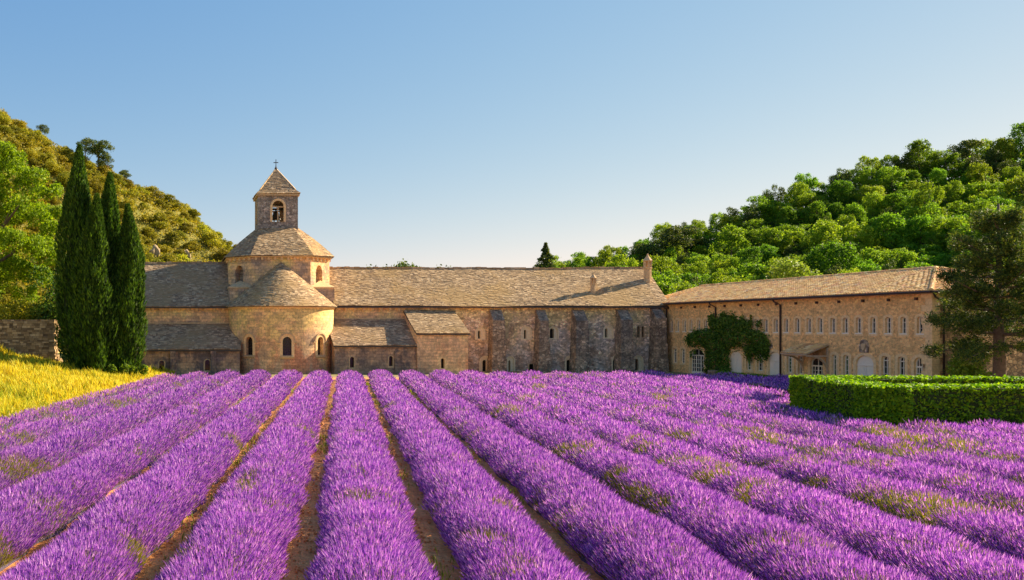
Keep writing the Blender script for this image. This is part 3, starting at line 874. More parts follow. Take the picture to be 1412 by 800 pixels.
# ---- crossing: square base, octagonal drum with corner niches
TX, TY, TA, TB = 9.4, 86.45, 4.85, 2.72
mb = MB(); mb.box(TX - TA - 0.1, TX + TA + 0.1, TY - TA - 0.1, TY + TA + 0.1, 5.2, 7.75)
mb.build('crossing_base', M['drum'], church)
for sx in (-1, 1):
    for sy in (-1, 1):
        cx, cy = TX + sx * (TA + 0.16), TY + sy * (TA + 0.16)
        k = 2.35
        mb = MB()
        a, b, c = Vector((cx, cy, 7.75)), Vector((cx - sx * k, cy, 7.75)), Vector((cx, cy - sy * k, 7.75))
        e = Vector((0, 0, 0.14))
        t = Vector((TX + sx * (TA + TB) / 2, TY + sy * (TA + TB) / 2, 8.55))
        mb.add([a, b, c, a + e, b + e, c + e, t], [(0, 1, 4, 3), (2, 0, 3, 5), (3, 4, 6), (5, 3, 6), (0, 2, 1)])
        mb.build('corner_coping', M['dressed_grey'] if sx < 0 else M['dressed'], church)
ZD = 10.8
oct_ = [(-TB, -TA), (TB, -TA), (TA, -TB), (TA, TB), (TB, TA), (-TB, TA), (-TA, TB), (-TA, -TB)]
mb = MB()
niche = []
for k in range(8):
    p, q = Vector((*oct_[k], 0)), Vector((*oct_[(k + 1) % 8], 0))
    e = (q - p); ln = e.length; e.normalize()
    nr = Vector((e.y, -e.x, 0))
    o_ = Vector((TX, TY, 0)) + p
    Pf = lambda u, z, o_=o_, e=e: o_ + e * u + Vector((0, 0, z))
    hs = []
    if k % 2 == 1:
        hs = [arch_pts(ln * 0.28, ln * 0.62, 7.8, 10.0, rise=0.75)]
    panel(mb, Pf, [(0, 6.0), (ln, 6.0), (ln, ZD), (0, ZD)], hs, 0.7, nr)
    for h in hs:
        niche.append((Pf, h, nr))
mb.build('drum', M['drum'], church)
for Pf, h, nr in niche:
    mb = MB(); face(mb, Pf, [(u + (0.02 if u > 1.5 else -0.02), z) for u, z in h], -0.68, nr); mb.build('niche', M['belfry'], church)
mb = MB()
for k in range(8):
    p, q = Vector((*oct_[k], 0)), Vector((*oct_[(k + 1) % 8], 0))
    e = (q - p); ln = e.length; e.normalize(); nr = Vector((e.y, -e.x, 0)); o_ = Vector((TX, TY, 0)) + p
    for j in range(int(ln / 0.55)):
        u = (j + 0.5) * ln / int(ln / 0.55)
        c = o_ + e * u
        mb.prism([c - e * 0.1 + Vector((0, 0, ZD - 0.38)), c + e * 0.1 + Vector((0, 0, ZD - 0.38)), c + e * 0.1 + Vector((0, 0, ZD - 0.12)), c - e * 0.1 + Vector((0, 0, ZD - 0.12))], nr * 0.16)
    g = o_ + nr * 0.24; sp = nr * 0.02
    mb.prism([o_ - nr * 0.1 - e * 0.0 + Vector((0, 0, ZD - 0.13)), o_ - nr * 0.1 + e * ln + Vector((0, 0, ZD - 0.13)), g + e * (ln + 0.1) + Vector((0, 0, ZD - 0.13)), g - e * 0.1 + Vector((0, 0, ZD - 0.13))], (0, 0, 0.13))
mb.build('drum_cornice', M['dressed'], church)
ex = 1.085
BH = 1.93
top = [(-BH * .72, -BH), (BH * .72, -BH), (BH, -BH * .72), (BH, BH * .72), (BH * .72, BH), (-BH * .72, BH), (-BH, BH * .72), (-BH, -BH * .72)]
core = MB()
dv = [Vector((TX + x * ex, TY + y * ex, ZD - 0.02)) for x, y in oct_]; tv = [Vector((TX + x * 1.02, TY + y * 1.02, 13.75)) for x, y in top]
core.add(dv + tv, [(k, (k + 1) % 8, 8 + (k + 1) % 8, 8 + k) for k in range(8)] + [tuple(range(7, -1, -1))])
dr = core.build('drum_roof', M['slate_bed'], church)
for k in range(8):
    A, B, C, D = dv[k], dv[(k + 1) % 8], tv[(k + 1) % 8], tv[k]
    mid = 0.5
    f0, nl, vl = quad_f(A, B, C, D)
    def f(u, v, f0=f0):
        p = f0(u, v)
        return p + Vector((0, 0, 0.32 * math.sin(math.pi * v))) * 0.35
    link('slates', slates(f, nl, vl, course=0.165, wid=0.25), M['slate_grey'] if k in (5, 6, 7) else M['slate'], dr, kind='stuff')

# ---- belfry
ZB0, ZB1 = 13.3, 17.0
by0 = TY - BH
mb = MB()
WD, bz0, bz1 = 1.12, 14.35, 16.42
for k in range(4):
    t = k * math.pi / 2
    nr = Vector((math.sin(t), -math.cos(t), 0)); e = Vector((math.cos(t), math.sin(t), 0))
    c = Vector((TX, TY, 0)) + nr * BH
    Pf = lambda u, z, c=c, e=e: c + e * u + Vector((0, 0, z))
    h = arch_pts(-WD / 2, WD / 2, bz0, bz1)
    panel(mb, Pf, [(-BH, ZB0), (BH, ZB0), (BH, ZB1), (-BH, ZB1)], [h], 0.55, nr)
    Pi = lambda u, z, c=c, e=e, nr=nr: c + e * u + Vector((0, 0, z)) - nr * 0.55
    panel(mb, Pi, [(-BH + .5, ZB0), (BH - .5, ZB0), (BH - .5, ZB1), (-BH + .5, ZB1)], [h], 0.001, nr)
bf = mb.build('belfry', M['belfry'], church)
mb = MB(); mb.box(TX - BH + .3, TX + BH - .3, TY - BH + .3, TY + BH - .3, 13.9, 14.25); mb.build('belfry_floor', M['timber'], bf)
for k in range(4):
    t = k * math.pi / 2
    nr = Vector((math.sin(t), -math.cos(t), 0)); e = Vector((math.cos(t), math.sin(t), 0))
    c = Vector((TX, TY, 0)) + nr * BH
    Pf = lambda u, z, off=0.0, c=c, e=e, nr=nr: c + e * u + Vector((0, 0, z)) + nr * off
    mb = MB()
    h1 = arch_pts(-WD / 2, WD / 2, bz0, bz1); h2 = arch_pts(-WD / 2 - .2, WD / 2 + .2, bz0, bz1 + .2)
    ring(mb, lambda u, z: Pf(u, z), h2, h1, nr, 0.04, 0.05)
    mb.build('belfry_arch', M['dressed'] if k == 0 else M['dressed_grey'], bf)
    # twin lights: colonnette, imposts and pierced head
    mb = MB()
    q = Pf(0, 0, -0.22)
    mb.lathe((q.x, q.y, 0), [(0.1, bz0), (0.1, bz0 + 0.12), (0.065, bz0 + 0.16), (0.06, bz0 + 1.18), (0.12, bz0 + 1.3), (0.13, bz0 + 1.42)], 8)
    zi = bz0 + 1.42
    mb.prism([Pf(-WD / 2, zi, -0.1), Pf(WD / 2, zi, -0.1), Pf(WD / 2, zi + 0.1, -0.1), Pf(-WD / 2, zi + 0.1, -0.1)], -nr * 0.25)
    mb.build('twin_light', M['dressed_grey'], bf)
mb = MB()
mb.lathe((TX, TY, 0), [(0.5, 14.75), (0.47, 14.82), (0.36, 15.1), (0.28, 15.45), (0.12, 15.6), (0.05, 15.75)], 16)
mb.box(TX - BH + .4, TX + BH - .4, TY - .09, TY + .09, 15.72, 15.92)
mb.build('bell', M['bell'], bf)
mb = MB()
k1, k2 = BH + 0.16, BH + 0.02
mb.box(TX - k1, TX + k1, TY - k1, TY + k1, ZB1 - 0.12, ZB1 + 0.06)
mb.build('belfry_cornice', M['dressed_grey'], bf)
zp, ap = ZB1 + 0.06, Vector((TX, TY, 19.85))
cr = [Vector((TX + a * (k1 + 0.05), TY + b * (k1 + 0.05), zp)) for a, b in ((-1, -1), (1, -1), (1, 1), (-1, 1))]
cm = [Vector((TX + a * 1.72, TY + b * 1.72, zp + 0.42)) for a, b in ((-1, -1), (1, -1), (1, 1), (-1, 1))]
mb = MB(); mb.add(cr + cm + [ap], [(k, (k + 1) % 4, 4 + (k + 1) % 4, 4 + k) for k in range(4)] + [(4 + k, 4 + (k + 1) % 4, 8) for k in range(4)] + [(3, 2, 1, 0)])
br_ = mb.build('belfry_roof', M['slate_bed'], bf)
me_all = []
for k in range(4):
    f, nl, vl = quad_f(cr[k], cr[(k + 1) % 4], cm[(k + 1) % 4], cm[k])
    link('belfry_slates', slates(f, nl, vl, course=0.165, wid=0.24), M['slate_grey'], bf, kind='stuff')
    f, nl, vl = quad_f(cm[k], cm[(k + 1) % 4], ap, ap)
    link('belfry_slates', slates(f, nl, vl, course=0.165, wid=0.24), M['slate_grey'], bf, kind='stuff')
mb = MB()
for k in range(4):
    mb.tube([cm[k] + Vector((0, 0, .03)), ap], 0.07, 6)
mb.build('belfry_hips', M['dressed'], bf)
mb = MB()
mb.lathe((TX, TY, 0), [(0.16, 19.7), (0.12, 19.95), (0.05, 20.0), (0.05, 20.15)], 8)
mb.box(TX - .03, TX + .03, TY - .03, TY + .03, 20.1, 20.78); mb.box(TX - .24, TX + .24, TY - .03, TY + .03, 20.42, 20.49)
mb.build('cross', M['iron'], bf)

# ------------------------------------------------------------------ the right-hand wing, at right angles to the church
WX, WY0, WY1, WZ = 45.3, 52.5, 81.28, 6.28
wing = empty('monastery_wing', (WX + 4, 66, 0), 'two-storey rubble stone wing with clay tile roof and a row of small upper windows', 'building')
PXw = lambda u, z: Vector((WX, -u, z))               # u = -Y, so that u grows to the right in the picture
NX = (-1, 0, 0)
Yp = lambda px: WX * F / (px - X0)
zp_ = lambda px, py: EYE + (Y0 - py) * Yp(px) / F
UP = [926, 934.5, 944, 953, 963.5, 973, 984, 994.5, 1006, 1017.5, 1030.5, 1043, 1056, 1070, 1084, 1099.6, 1115.5, 1131, 1148.5, 1166, 1184, 1204, 1225, 1246, 1269]
LOW = [  # px0, px1, top z, bottom z, type
    (928, 933.2, 2.2, 0.85, 'win'), (939, 944.4, 2.2, 0.85, 'win'), (952, 971, 2.25, 0.0, 'french'), (1005.5, 1023, 2.2, 0.0, 'door'),
    (1029, 1036.5, 2.12, 0.7, 'green'), (1044, 1052, 2.2, 0.7, 'win'), (1059.5, 1077, 2.25, 0.0, 'door'), (1085, 1092.6, 2.15, 0.75, 'green'),
    (1100.5, 1106.5, 2.05, 0.7, 'win'), (1117, 1135, 1.98, 0.0, 'fdoor'), (1147, 1154, 2.25, 0.4, 'green'), (1163, 1171, 2.25, 0.4, 'green'),
    (1180, 1205, 2.28, 0.0, 'door'), (1215.5, 1225.5, 2.3, 0.3, 'win'), (1238, 1248, 2.3, 0.3, 'win'), (1260.5, 1277, 2.3, 0.0, 'french')]
openings = []
for px in UP:
    y = Yp(px)
    openings.append((-y - 0.23, -y + 0.23, 3.72, 4.8, 'small'))
for a, b, zt, zb_, ty in LOW:
    openings.append((-Yp(a), -Yp(b), zt, zb_, ty))
openings = [(a, b, min(c, d), max(c, d), t) for a, b, c, d, t in openings]
def op_outline(o):
    a, b, z0, z1, t = o
    if t in ('door', 'french'):
        return arch_pts(a, b, z0, z1, rise=min(0.62, (b - a) / 2 * .72))
    return arch_pts(a, b, z0, z1, rise=(b - a) * 0.28)
mb = MB()
hs = [op_outline((a, b, max(z0, 0.02), z1, t)) for a, b, z0, z1, t in openings]
panel(mb, PXw, [(-WY1 - 2, -0.3), (-WY0, -0.3), (-WY0, WZ), (-WY1 - 2, WZ)], hs, 0.38, NX)
mb.build('wall', M['wing'], wing)
mb = MB()
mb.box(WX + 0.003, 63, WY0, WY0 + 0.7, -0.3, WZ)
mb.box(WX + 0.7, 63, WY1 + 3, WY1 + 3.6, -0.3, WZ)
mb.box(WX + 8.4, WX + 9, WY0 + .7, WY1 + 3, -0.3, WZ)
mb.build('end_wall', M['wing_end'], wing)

def bar(mb, a, b, z0, z1, off0, off1):
    """bar on the wall plane between u a..b, z0..z1, depth off0..off1 measured inwards"""
    if off0 > 0.15 or off1 > 0.22: off0, off1 = off0 - (0.09 if off0 > 0.1 else 0), off1 - 0.09
    mb.box(WX + off0, WX + off1, -b, -a, z0, z1)
for o, h in zip(openings, hs):
    a, b, z0, z1, t = o
    z0 = max(z0, 0.02)
    cu, wd = (a + b) / 2, b - a
    n = len(h); cz = (z0 + z1) / 2
    # dressed stone surround
    smb = MB()
    gw = 0.17 if t == 'small' else 0.2
    o2 = []
    for u, z in h:
        du = -gw if u < cu - 1e-4 else (gw if u > cu + 1e-4 else 0)
        fu = abs(u - cu) / (wd / 2)
        dz = gw * (1 if z > z1 - 0.8 * wd and z > cz else 0) * (0.5 + 0.5 * (1 - fu)) - (0.16 if z < z0 + 0.01 and z0 > 0.1 else 0)
        o2.append((u + du * (0.35 + 0.65 * fu), z + dz))
    ring(smb, PXw, o2, h, NX, 0.018 + random.uniform(0, 0.008), 0.36)
    fmb = MB()
    fr = 0.055
    ins = [(cu + (u - cu) * (1 - 2 * fr / wd), cz + (z - cz) * (1 - 2 * fr / (z1 - z0))) for u, z in h]
    Pin = lambda u, z: PXw(u, z) + Vector((0.15, 0, 0))
    if t == 'door':
        zi = z1 - 0.72
        wo = smb.build('door', M['dressed'], wing)
        leaf = MB()
        for sgn in (-1, 1):
            ua, ub = sorted((cu + sgn * 0.012, cu + sgn * (wd / 2 - 0.01)))
            bar(leaf, ua, ub, z0 + 0.02, zi, 0.10, 0.16)
            bar(leaf, ua + 0.1, ub - 0.1, z0 + 0.15, z0 + 0.75, 0.085, 0.11)
            bar(leaf, ua + 0.1, ub - 0.1, z0 + 0.9, zi - 0.12, 0.085, 0.11)
        bar(leaf, a, b, zi + 0.005, zi + 0.09, 0.06, 0.18)
        leaf.build('door_leaf', M['door'], wo)
        hd = MB(); hd.prism([PXw(u, z) + Vector((0.11, 0, 0)) for u, z in [(a, zi + 0.09), (b, zi + 0.09)] + h[2:]], (0.06, 0, 0))
        hd.build('door_head', M['door'], wo)
        g = MB(); face(g, PXw, h, -0.3, NX); g.build('backing', M['dark'], wo)
        continue
    wo = smb.build('door' if t in ('french', 'fdoor') else 'window', M['dressed'], wing)
    ring(fmb, Pin, h, ins, NX, 0.03, 0.03)
    if t == 'small':
        bar(fmb, cu - 0.02, cu + 0.02, z0, z1, 0.222, 0.262)
        for k in (1, 2):
            z = z0 + (z1 - z0) * k / 3
            bar(fmb, a, b, z - 0.015, z + 0.015, 0.225, 0.26)
        smb2 = MB(); bar(smb2, a - 0.05, b + 0.05, z0 - 0.04, z0 + 0.035, -0.03, 0.24); smb2.build('sill', M['frame'], wo)
    elif t in ('win', 'green'):
        bar(fmb, a, b, z1 - 0.34, z1 - 0.28, 0.21, 0.265)
        bar(fmb, cu - 0.02, cu + 0.02, z0, z1, 0.222, 0.262)
        for k in range(1, 4):
            z = z0 + (z1 - 0.3 - z0) * k / 4
            bar(fmb, a, b, z - 0.014, z + 0.014, 0.225, 0.26)
    else:
        zi = z1 - 0.66
        bar(fmb, a, b, zi, zi + 0.1, 0.2, 0.27)
        bar(fmb, a, b, z0, z0 + 0.22, 0.2, 0.27)
        nn = 3 if wd > 1.5 else 2
        for k in range(1, nn * 2):
            u = a + wd * k / (nn * 2)
            q = 0.055 if k % 2 == 0 else 0.02
            bar(fmb, u - q, u + q, z0 + 0.2, zi + 0.02, 0.215, 0.262)
        for k in range(1, 4):
            z = z0 + 0.22 + (zi - z0 - 0.22) * k / 4
            bar(fmb, a, b, z - 0.018, z + 0.018, 0.222, 0.26)
        bar(fmb, cu - 0.02, cu + 0.02, zi, z1 - 0.03, 0.22, 0.262)
        if t == 'french' and wd < 1.5:
            for q in (-wd / 4, wd / 4):
                bar(fmb, cu + q - 0.02, cu + q + 0.02, zi, z1 - 0.1, 0.22, 0.262)
    fmb.build('frame', M['frame'], wo)
    g = MB(); face(g, PXw, h, -0.20, NX); g.build('pane', M['green_glass'] if t == 'green' else M['glass'], wo)

# corner stones
for k in range(16):
    z = -0.1 + k * 0.4
    l = 0.75 if k % 2 else 0.45
    mb = MB(); mb.box(WX - 0.028, WX + (0.45 if k % 2 else 0.75), WY0 - 0.028, WY0 + l, z, min(z + 0.388, WZ - .02))
    mb.build('quoin', M['dressed'], wing)
# rafter pegs below the eaves
mb_ = None
for y in np.arange(WY0 + 1.0, WY1, 2.1):
    mb = MB(); mb.box(WX - 0.13, WX + 0.02, y, y + 0.14, WZ - 0.48, WZ - 0.3); mb.build('beam_end', M['iron'], wing)

# canal tile roof
RX, RZ, HY = WX + 4.5, 8.0, WY0 + 4.9
EX = WX - 0.45
EZ = WZ + 0.03
def tile_cols(parent, A, B, ridge_fn, col_w=0.23, step=0.36):
    """columns of half-round tiles; A-B is the eave line, ridge_fn(t) the top point of the column at eave parameter t"""
    A, B = Vector(A), Vector(B)
    n = int((B - A).length / col_w)
    V, Q = [], []
    S = 5
    for i in range(n):
        t = (i + 0.5) / n
        p, q = A.lerp(B, t), ridge_fn(t)
        ax = (B - A).normalized()
        d = q - p; ln = d.length
        if ln < 0.15: continue
        d.normalize()
        up = ax.cross(d); up = up if up.z > 0 else -up
        m = max(1, int(round(ln / step)))
        for j in range(m):
            a0, a1 = ln * j / m - (0.02 if j else 0), min(ln * (j + 1) / m + 0.05, ln)
            r0, r1 = col_w * 0.47 * random.uniform(0.95, 1.08), col_w * 0.40
            off = ax * random.uniform(-0.012, 0.012)
            lift = 0.03 + random.uniform(0, 0.015)
            s = len(V)
            for (aa, rr, lf) in ((a0, r0, lift), (a1, r1, lift - 0.025)):
                for k in range(S + 1):
                    th = math.pi * k / S
                    V.append(p + d * aa + off + ax * (rr * math.cos(th)) + up * (rr * 0.85 * math.sin(th) + lf))
            for k in range(S):
                Q.append((s + k, s + k + 1, s + S + 2 + k, s + S + 1 + k))
            Q.append(tuple(s + k for k in range(S + 1)))
    me = bpy.data.meshes.new('tiles')
    me.from_pydata([tuple(v) for v in V], [], Q)
    return link('tiles', me, M['tile'], parent, kind='stuff')
YE0, YE1 = WY0 - 0.45, 86.5
mb = MB()
E = [Vector((EX, YE0, EZ)), Vector((EX, YE1, EZ)), Vector((RX, YE1 - 3.0, RZ)), Vector((RX, HY, RZ)), Vector((RX + 4.95, YE0, EZ)), Vector((RX + 4.95, YE1, EZ))]
mb.add(E, [(0, 1, 2, 3), (0, 3, 4), (1, 5, 2), (4, 3, 2, 5), (0, 4, 5, 1)])
wr = mb.build('roof', M['tile_bed'], wing)
def rf(t):
    y = E[0].y + (E[1].y - E[0].y) * t
    if y < HY: k = (y - YE0) / (HY - YE0)
    elif y > YE1 - 3: k = (YE1 - y) / 3.0
    else: k = 1.0
    return Vector((EX + (RX - EX) * k, y, EZ + (RZ - EZ) * k))
tile_cols(wr, E[0], E[1], rf)
def hf(t):
    x = EX + (RX + 4.95 - EX) * t
    k = min(t, 1 - t) * 2
    return Vector((x, YE0 + (HY - YE0) * k, EZ + (RZ - EZ) * k))
tile_cols(wr, E[0], E[4], hf)
def tile_line(P0, P1, name):
    P0, P1 = Vector(P0), Vector(P1)
    n = int((P1 - P0).length / 0.4)
    mb = MB()
    for k in range(n):
        mb.tube([P0.lerp(P1, k / n), P0.lerp(P1, (k + 1.08) / n)], [0.145, 0.115], 8)
    return mb.build(name, M['tile'], wr, kind='stuff')
tile_line(E[3] + Vector((0, 0, .05)), E[2] + Vector((0, 0, .05)), 'ridge_tiles')
tile_line(E[0] + Vector((0, 0, .05)), E[3] + Vector((0, 0, .05)), 'hip_tiles')
tile_line(E[4] + Vector((0, 0, .05)), E[3] + Vector((0, 0, .05)), 'hip_tiles')
mb = MB(); mb.box(EX + 0.08, WX + 0.05, YE0 + 0.08, WY1 - 0.3, WZ - 0.1, WZ + 0.0); mb.box(WX + .05, 63, YE0 + 0.08, WY0 + 0.02, WZ - 0.1, WZ)
mb.build('soffit', M['timber'], wing)
mb = MB(); mb.tube([(EX - 0.05, YE0 - 0.05, EZ - 0.04), (EX - 0.05, WY1 - 0.5, EZ - 0.04)], 0.075, 8); mb.build('gutter', M['iron'], wing)
mb = MB(); mb.tube([(EX - 0.05, YE0 - 0.05, EZ - 0.04), (62, YE0 - 0.05, EZ - 0.04)], 0.075, 8); mb.build('gutter', M['iron'], wing)
for px in (920.5, 988, 1077.5):
    y = Yp(px)
    mb = MB(); mb.tube([(EX - 0.03, y + 0.25, EZ - 0.1), (EX + 0.02, y + 0.2, EZ - 0.25), (WX - 0.09, y, EZ - 0.5), (WX - 0.09, y, 0.0)], 0.06, 8)
    mb.build('downpipe', M['iron'], wing, smooth=True)
mb = MB(); mb.tube([(WX - 0.3, YE0, EZ - 0.1), (WX + 0.1, WY0 - 0.12, EZ - 0.35), (WX + 0.62, WY0 - 0.1, EZ - 0.62), (WX + 0.62, WY0 - 0.1, 0.0)], 0.06, 8)
mb.build('downpipe', M['iron'], wing, smooth=True)
# window in the end wall
xw = (1353 - X0) * WY0 / F
Pe = lambda u, z: Vector((u, WY0, z))
mb = MB(); ring(mb, Pe, [(xw - .55, 3.55), (xw + .55, 3.55), (xw + .55, 5.0), (xw - .55, 5.0)], [(xw - .38, 3.7), (xw + .38, 3.7), (xw + .38, 4.85), (xw - .38, 4.85)], (0, -1, 0), 0.03, 0.02)
wo = mb.build('window', M['dressed'], wing)
mb = MB(); mb.box(xw - .385, xw + .385, WY0 - 0.012, WY0 - 0.004, 3.695, 4.855); mb.build('pane', M['glass'], wo)
mb = MB()
mb.box(xw - .03, xw + .03, WY0 - .03, WY0 - .012, 3.7, 4.85); mb.box(xw - .38, xw - .032, WY0 - .028, WY0 - .013, 4.2, 4.27); mb.box(xw + .032, xw + .38, WY0 - .028, WY0 - .013, 4.2, 4.27)
mb.build('frame', M['frame'], wo)
# carved arms above the large door, small plaque
ym = (Yp(1185) + Yp(1199)) / 2
mb = MB()
mb.prism([(WX + 0.02, ym + dy, z) for dy, z in ((-.36, 2.45), (.36, 2.45), (.42, 2.9), (.28, 3.2), (.12, 3.32), (-.12, 3.32), (-.28, 3.2), (-.42, 2.9))], (-0.07, 0, 0))
cr_ = mb.build('carved_arms', M['buttress'], wing)
mb = MB(); mb.prism([(WX - 0.05, ym + dy, z) for dy, z in ((0, 2.56), (.16, 2.72), (.18, 3.05), (-.18, 3.05), (-.16, 2.72))], (-0.06, 0, 0)); mb.build('shield', M['dressed_grey'], cr_)
yq = Yp(1063)
mb = MB(); mb.prism([(WX + 0.01, yq + 0.22 * math.cos(t), 2.66 + 0.17 * math.sin(t)) for t in np.linspace(0, 2 * math.pi, 13)[:-1]], (-0.05, 0, 0)); mb.build('plaque', M['buttress'], wing)

# tiled canopy over a door
cy0, cy1, cx1 = 60.85, 63.45, 43.65
A_, B_, C_, D_ = Vector((cx1, cy0, 2.24)), Vector((cx1, cy1, 2.24)), Vector((WX, cy1, 2.92)), Vector((WX, cy0, 2.92))
mb = MB(); mb.prism([A_, B_, C_, D_], (0, 0, -0.06)); cp = mb.build('canopy', M['timber'], wing)
Vt = []
def cf(t): return D_.lerp(C_, t)
tl = tile_cols(cp, A_, B_, cf, 0.22, 0.34); tl.name = 'canopy_tiles'
for y in (cy0 + 0.1, cy1 - 0.1):
    mb = MB()
    arc = [Vector((WX - 0.04 - 1.35 * (1 - math.cos(t)), y, 1.05 + 1.08 * math.sin(t))) for t in np.linspace(0, math.pi / 2, 8)]
    for p, q in zip(arc[:-1], arc[1:]):
        d = (q - p).normalized() * 0.01
        nrm = Vector((d.z, 0, -d.x)).normalized() * 0.06
        mb.prism([p - d + nrm + Vector((0, -.06, 0)), q + d + nrm + Vector((0, -.06, 0)), q + d - nrm + Vector((0, -.06, 0)), p - d - nrm + Vector((0, -.06, 0))], (0, 0.12, 0))
    mb.box(cx1 + 0.12, WX, y - .055, y + .055, 2.05, 2.16)
    mb.box(WX - 0.1, WX, y - .058, y + .058, 0.95, 2.7)
    mb.build('bracket', M['timber'], cp)
mb = MB(); mb.box(cx1 + .1, cx1 + .22, cy0, cy1, 2.1, 2.2); mb.build('canopy_beam', M['timber'], cp)

# ------------------------------------------------------------------ foliage tools
def rand_dirs(rng, n):
    return unit(rng.normal(size=(n, 3)))

def leaf_quads(rng, P, Nn, size, aspect=0.55, spread=1.0):
    """diamond leaves (or leaf sprays) at P facing roughly along Nn"""
    n = len(P)
    nr = unit(Nn + spread * rng.normal(size=(n, 3)))
    a = unit(np.cross(nr, rng.normal(size=(n, 3))))
    b = np.cross(nr, a)
    s = (size * rng.uniform(0.65, 1.35, n))[:, None]
    bend = nr * s * rng.uniform(-0.25, 0.25, (n, 1))
    V = np.stack([P - a * s, P - b * s * aspect + bend, P + a * s, P + b * s * aspect + bend], 1).reshape(-1, 3)
    Fc = np.arange(n * 4).reshape(n, 4)
    return V, Fc

def lobe_points(rng, lobes, n, shell=0.28):
    lobes = np.array(lobes, float)
    area = (lobes[:, 3] * lobes[:, 4] + lobes[:, 3] * lobes[:, 5])
    idx = rng.choice(len(lobes), n, p=area / area.sum())
    d = rand_dirs(rng, n)
    d[:, 2] = np.where((d[:, 2] < -0.3) & (rng.random(n) < 0.3), -d[:, 2], d[:, 2])
    rr = 1 - shell * rng.random(n) ** 1.4 + 0.17 * rng.normal(size=n)
    L = lobes[idx]
    P = L[:, :3] + d * L[:, 3:6] * rr[:, None]
    # keep what is not deep inside another lobe
    keep = np.ones(n, bool)
    for l in lobes:
        q = (P - l[:3]) / l[3:6]
        keep &= (q ** 2).sum(1) > 0.34
    return P[keep], d[keep]

def merge(parts):
    Vs, Fs, o = [], [], 0
    for V, Fc in parts:
        Vs.append(V); Fs.append(Fc + o); o += len(V)
    return np.concatenate(Vs), np.concatenate(Fs)

def branchy(mb, rng, base, top, r, n=5, lean=0.3, spread=2.0):
    base, top = Vector(base), Vector(top)
    pts = [base]
    for k in range(1, 6):
        t = k / 5
        pts.append(base.lerp(top, t) + Vector((rng.normal(0, 0.06), rng.normal(0, 0.06), 0)) * (top - base).length * 0.4)
    mb.tube(pts, [r * (1 - 0.75 * k / 5) for k in range(6)], 8)
    for k in range(n):
        t = 0.35 + 0.6 * k / max(n - 1, 1)
        p = base.lerp(top, t)
        a = rng.uniform(0, 2 * math.pi)
        l = spread * rng.uniform(0.6, 1.0)
        q = p + Vector((math.cos(a) * l, math.sin(a) * l, l * rng.uniform(0.35, 0.9)))
        m = p.lerp(q, 0.5) + Vector((0, 0, -0.08 * l))
        mb.tube([p, m, q], [r * (1 - 0.75 * t) * 0.6, r * 0.3, r * 0.1], 6)

def tree_protos(kind, count):
    """(trunk mesh, crown mesh) pairs about one unit = metres, foot at the origin"""
    out = []
    for v in range(count):
        rng = np.random.default_rng(100 + v + {'oak': 0, 'shrub': 50, 'upine': 90}[kind])
        lobes = []
        if kind == 'oak':
            H, Rc = 8.0, 3.2
            for k in range(64):
                a, z = rng.uniform(0, 2 * math.pi), rng.uniform(0.9, 7.4)
                rad = Rc * math.sqrt(max(0.04, 1 - ((z - 3.6) / 4.0) ** 2)) * rng.uniform(0.3, 1.0) ** 0.6
                s = rng.uniform(0.38, 0.85)
                lobes.append((rad * math.cos(a), rad * math.sin(a), z, s, s, s))
            n, ls = 9500, 0.155
            top = (0, 0, 6)
        elif kind == 'shrub':
            H, Rc = 4.0, 2.3
            for k in range(16):
                a = rng.uniform(0, 2 * math.pi); rad = Rc * rng.uniform(0.0, 0.9)
                s = rng.uniform(0.5, 0.95)
                lobes.append((rad * math.cos(a), rad * math.sin(a), rng.uniform(0.3, 2.9 - rad * 0.5), s, s, s * 0.8))
            n, ls = 5500, 0.13
            top = (0, 0, 2.2)
        else:
            for k in range(13):
                a = rng.uniform(0, 2 * math.pi); rad = 2.1 * rng.uniform(0.1, 1.0)
                s = rng.uniform(0.55, 1.0)
                lobes.append((rad * math.cos(a), rad * math.sin(a), rng.uniform(3.4, 6.4 - rad * .4), s * 1.1, s * 1.1, s * 0.65))
            n, ls = 4200, 0.12
            top = (0, 0, 5.2)
        # an irregular crown: lobes stretched about random axes, with loose sprays outside them
        sk = rng.normal(0, 0.16, 4)
        lobes = [(l[0] * (1 + sk[0]) + sk[2] * l[2] * .5, l[1] * (1 + sk[1]) + sk[3] * l[2] * .5, l[2], l[3] * rng.uniform(.8, 1.25), l[4] * rng.uniform(.8, 1.25), l[5] * rng.uniform(.7, 1.3)) for l in lobes]
        P, d = lobe_points(rng, lobes, n)
        far = rng.random(len(P)) < 0.10
        P[far] += d[far] * rng.uniform(0.1, 0.38, (int(far.sum()), 1)) * (1 if kind == 'oak' else .6)
        V, Fc = leaf_quads(rng, P, d, ls)
        cm_ = np_mesh(kind + '_crown', V, Fc)
        mb = MB(); branchy(mb, rng, (0, 0, -0.8), top, 0.2 if kind != 'shrub' else 0.12, 6, 0.3, 2.0 if kind != 'shrub' else 1.0)
        tm = bpy.data.meshes.new(kind + '_trunk'); tm.from_pydata(mb.v, [], mb.f)
        out.append((tm, cm_))
    return out

def plant_tree(name, pair, loc, s, rz, label, cat, group=None, sz=None):
    t = empty(name, loc, label, cat, group)
    t.rotation_euler = (0, 0, rz); t.scale = (s, s, sz or s)
    for nm, me in (('trunk', pair[0]), ('crown', pair[1])):
        o = bpy.data.objects.new(nm, me)
        sc.collection.objects.link(o); o.parent = t
    return t

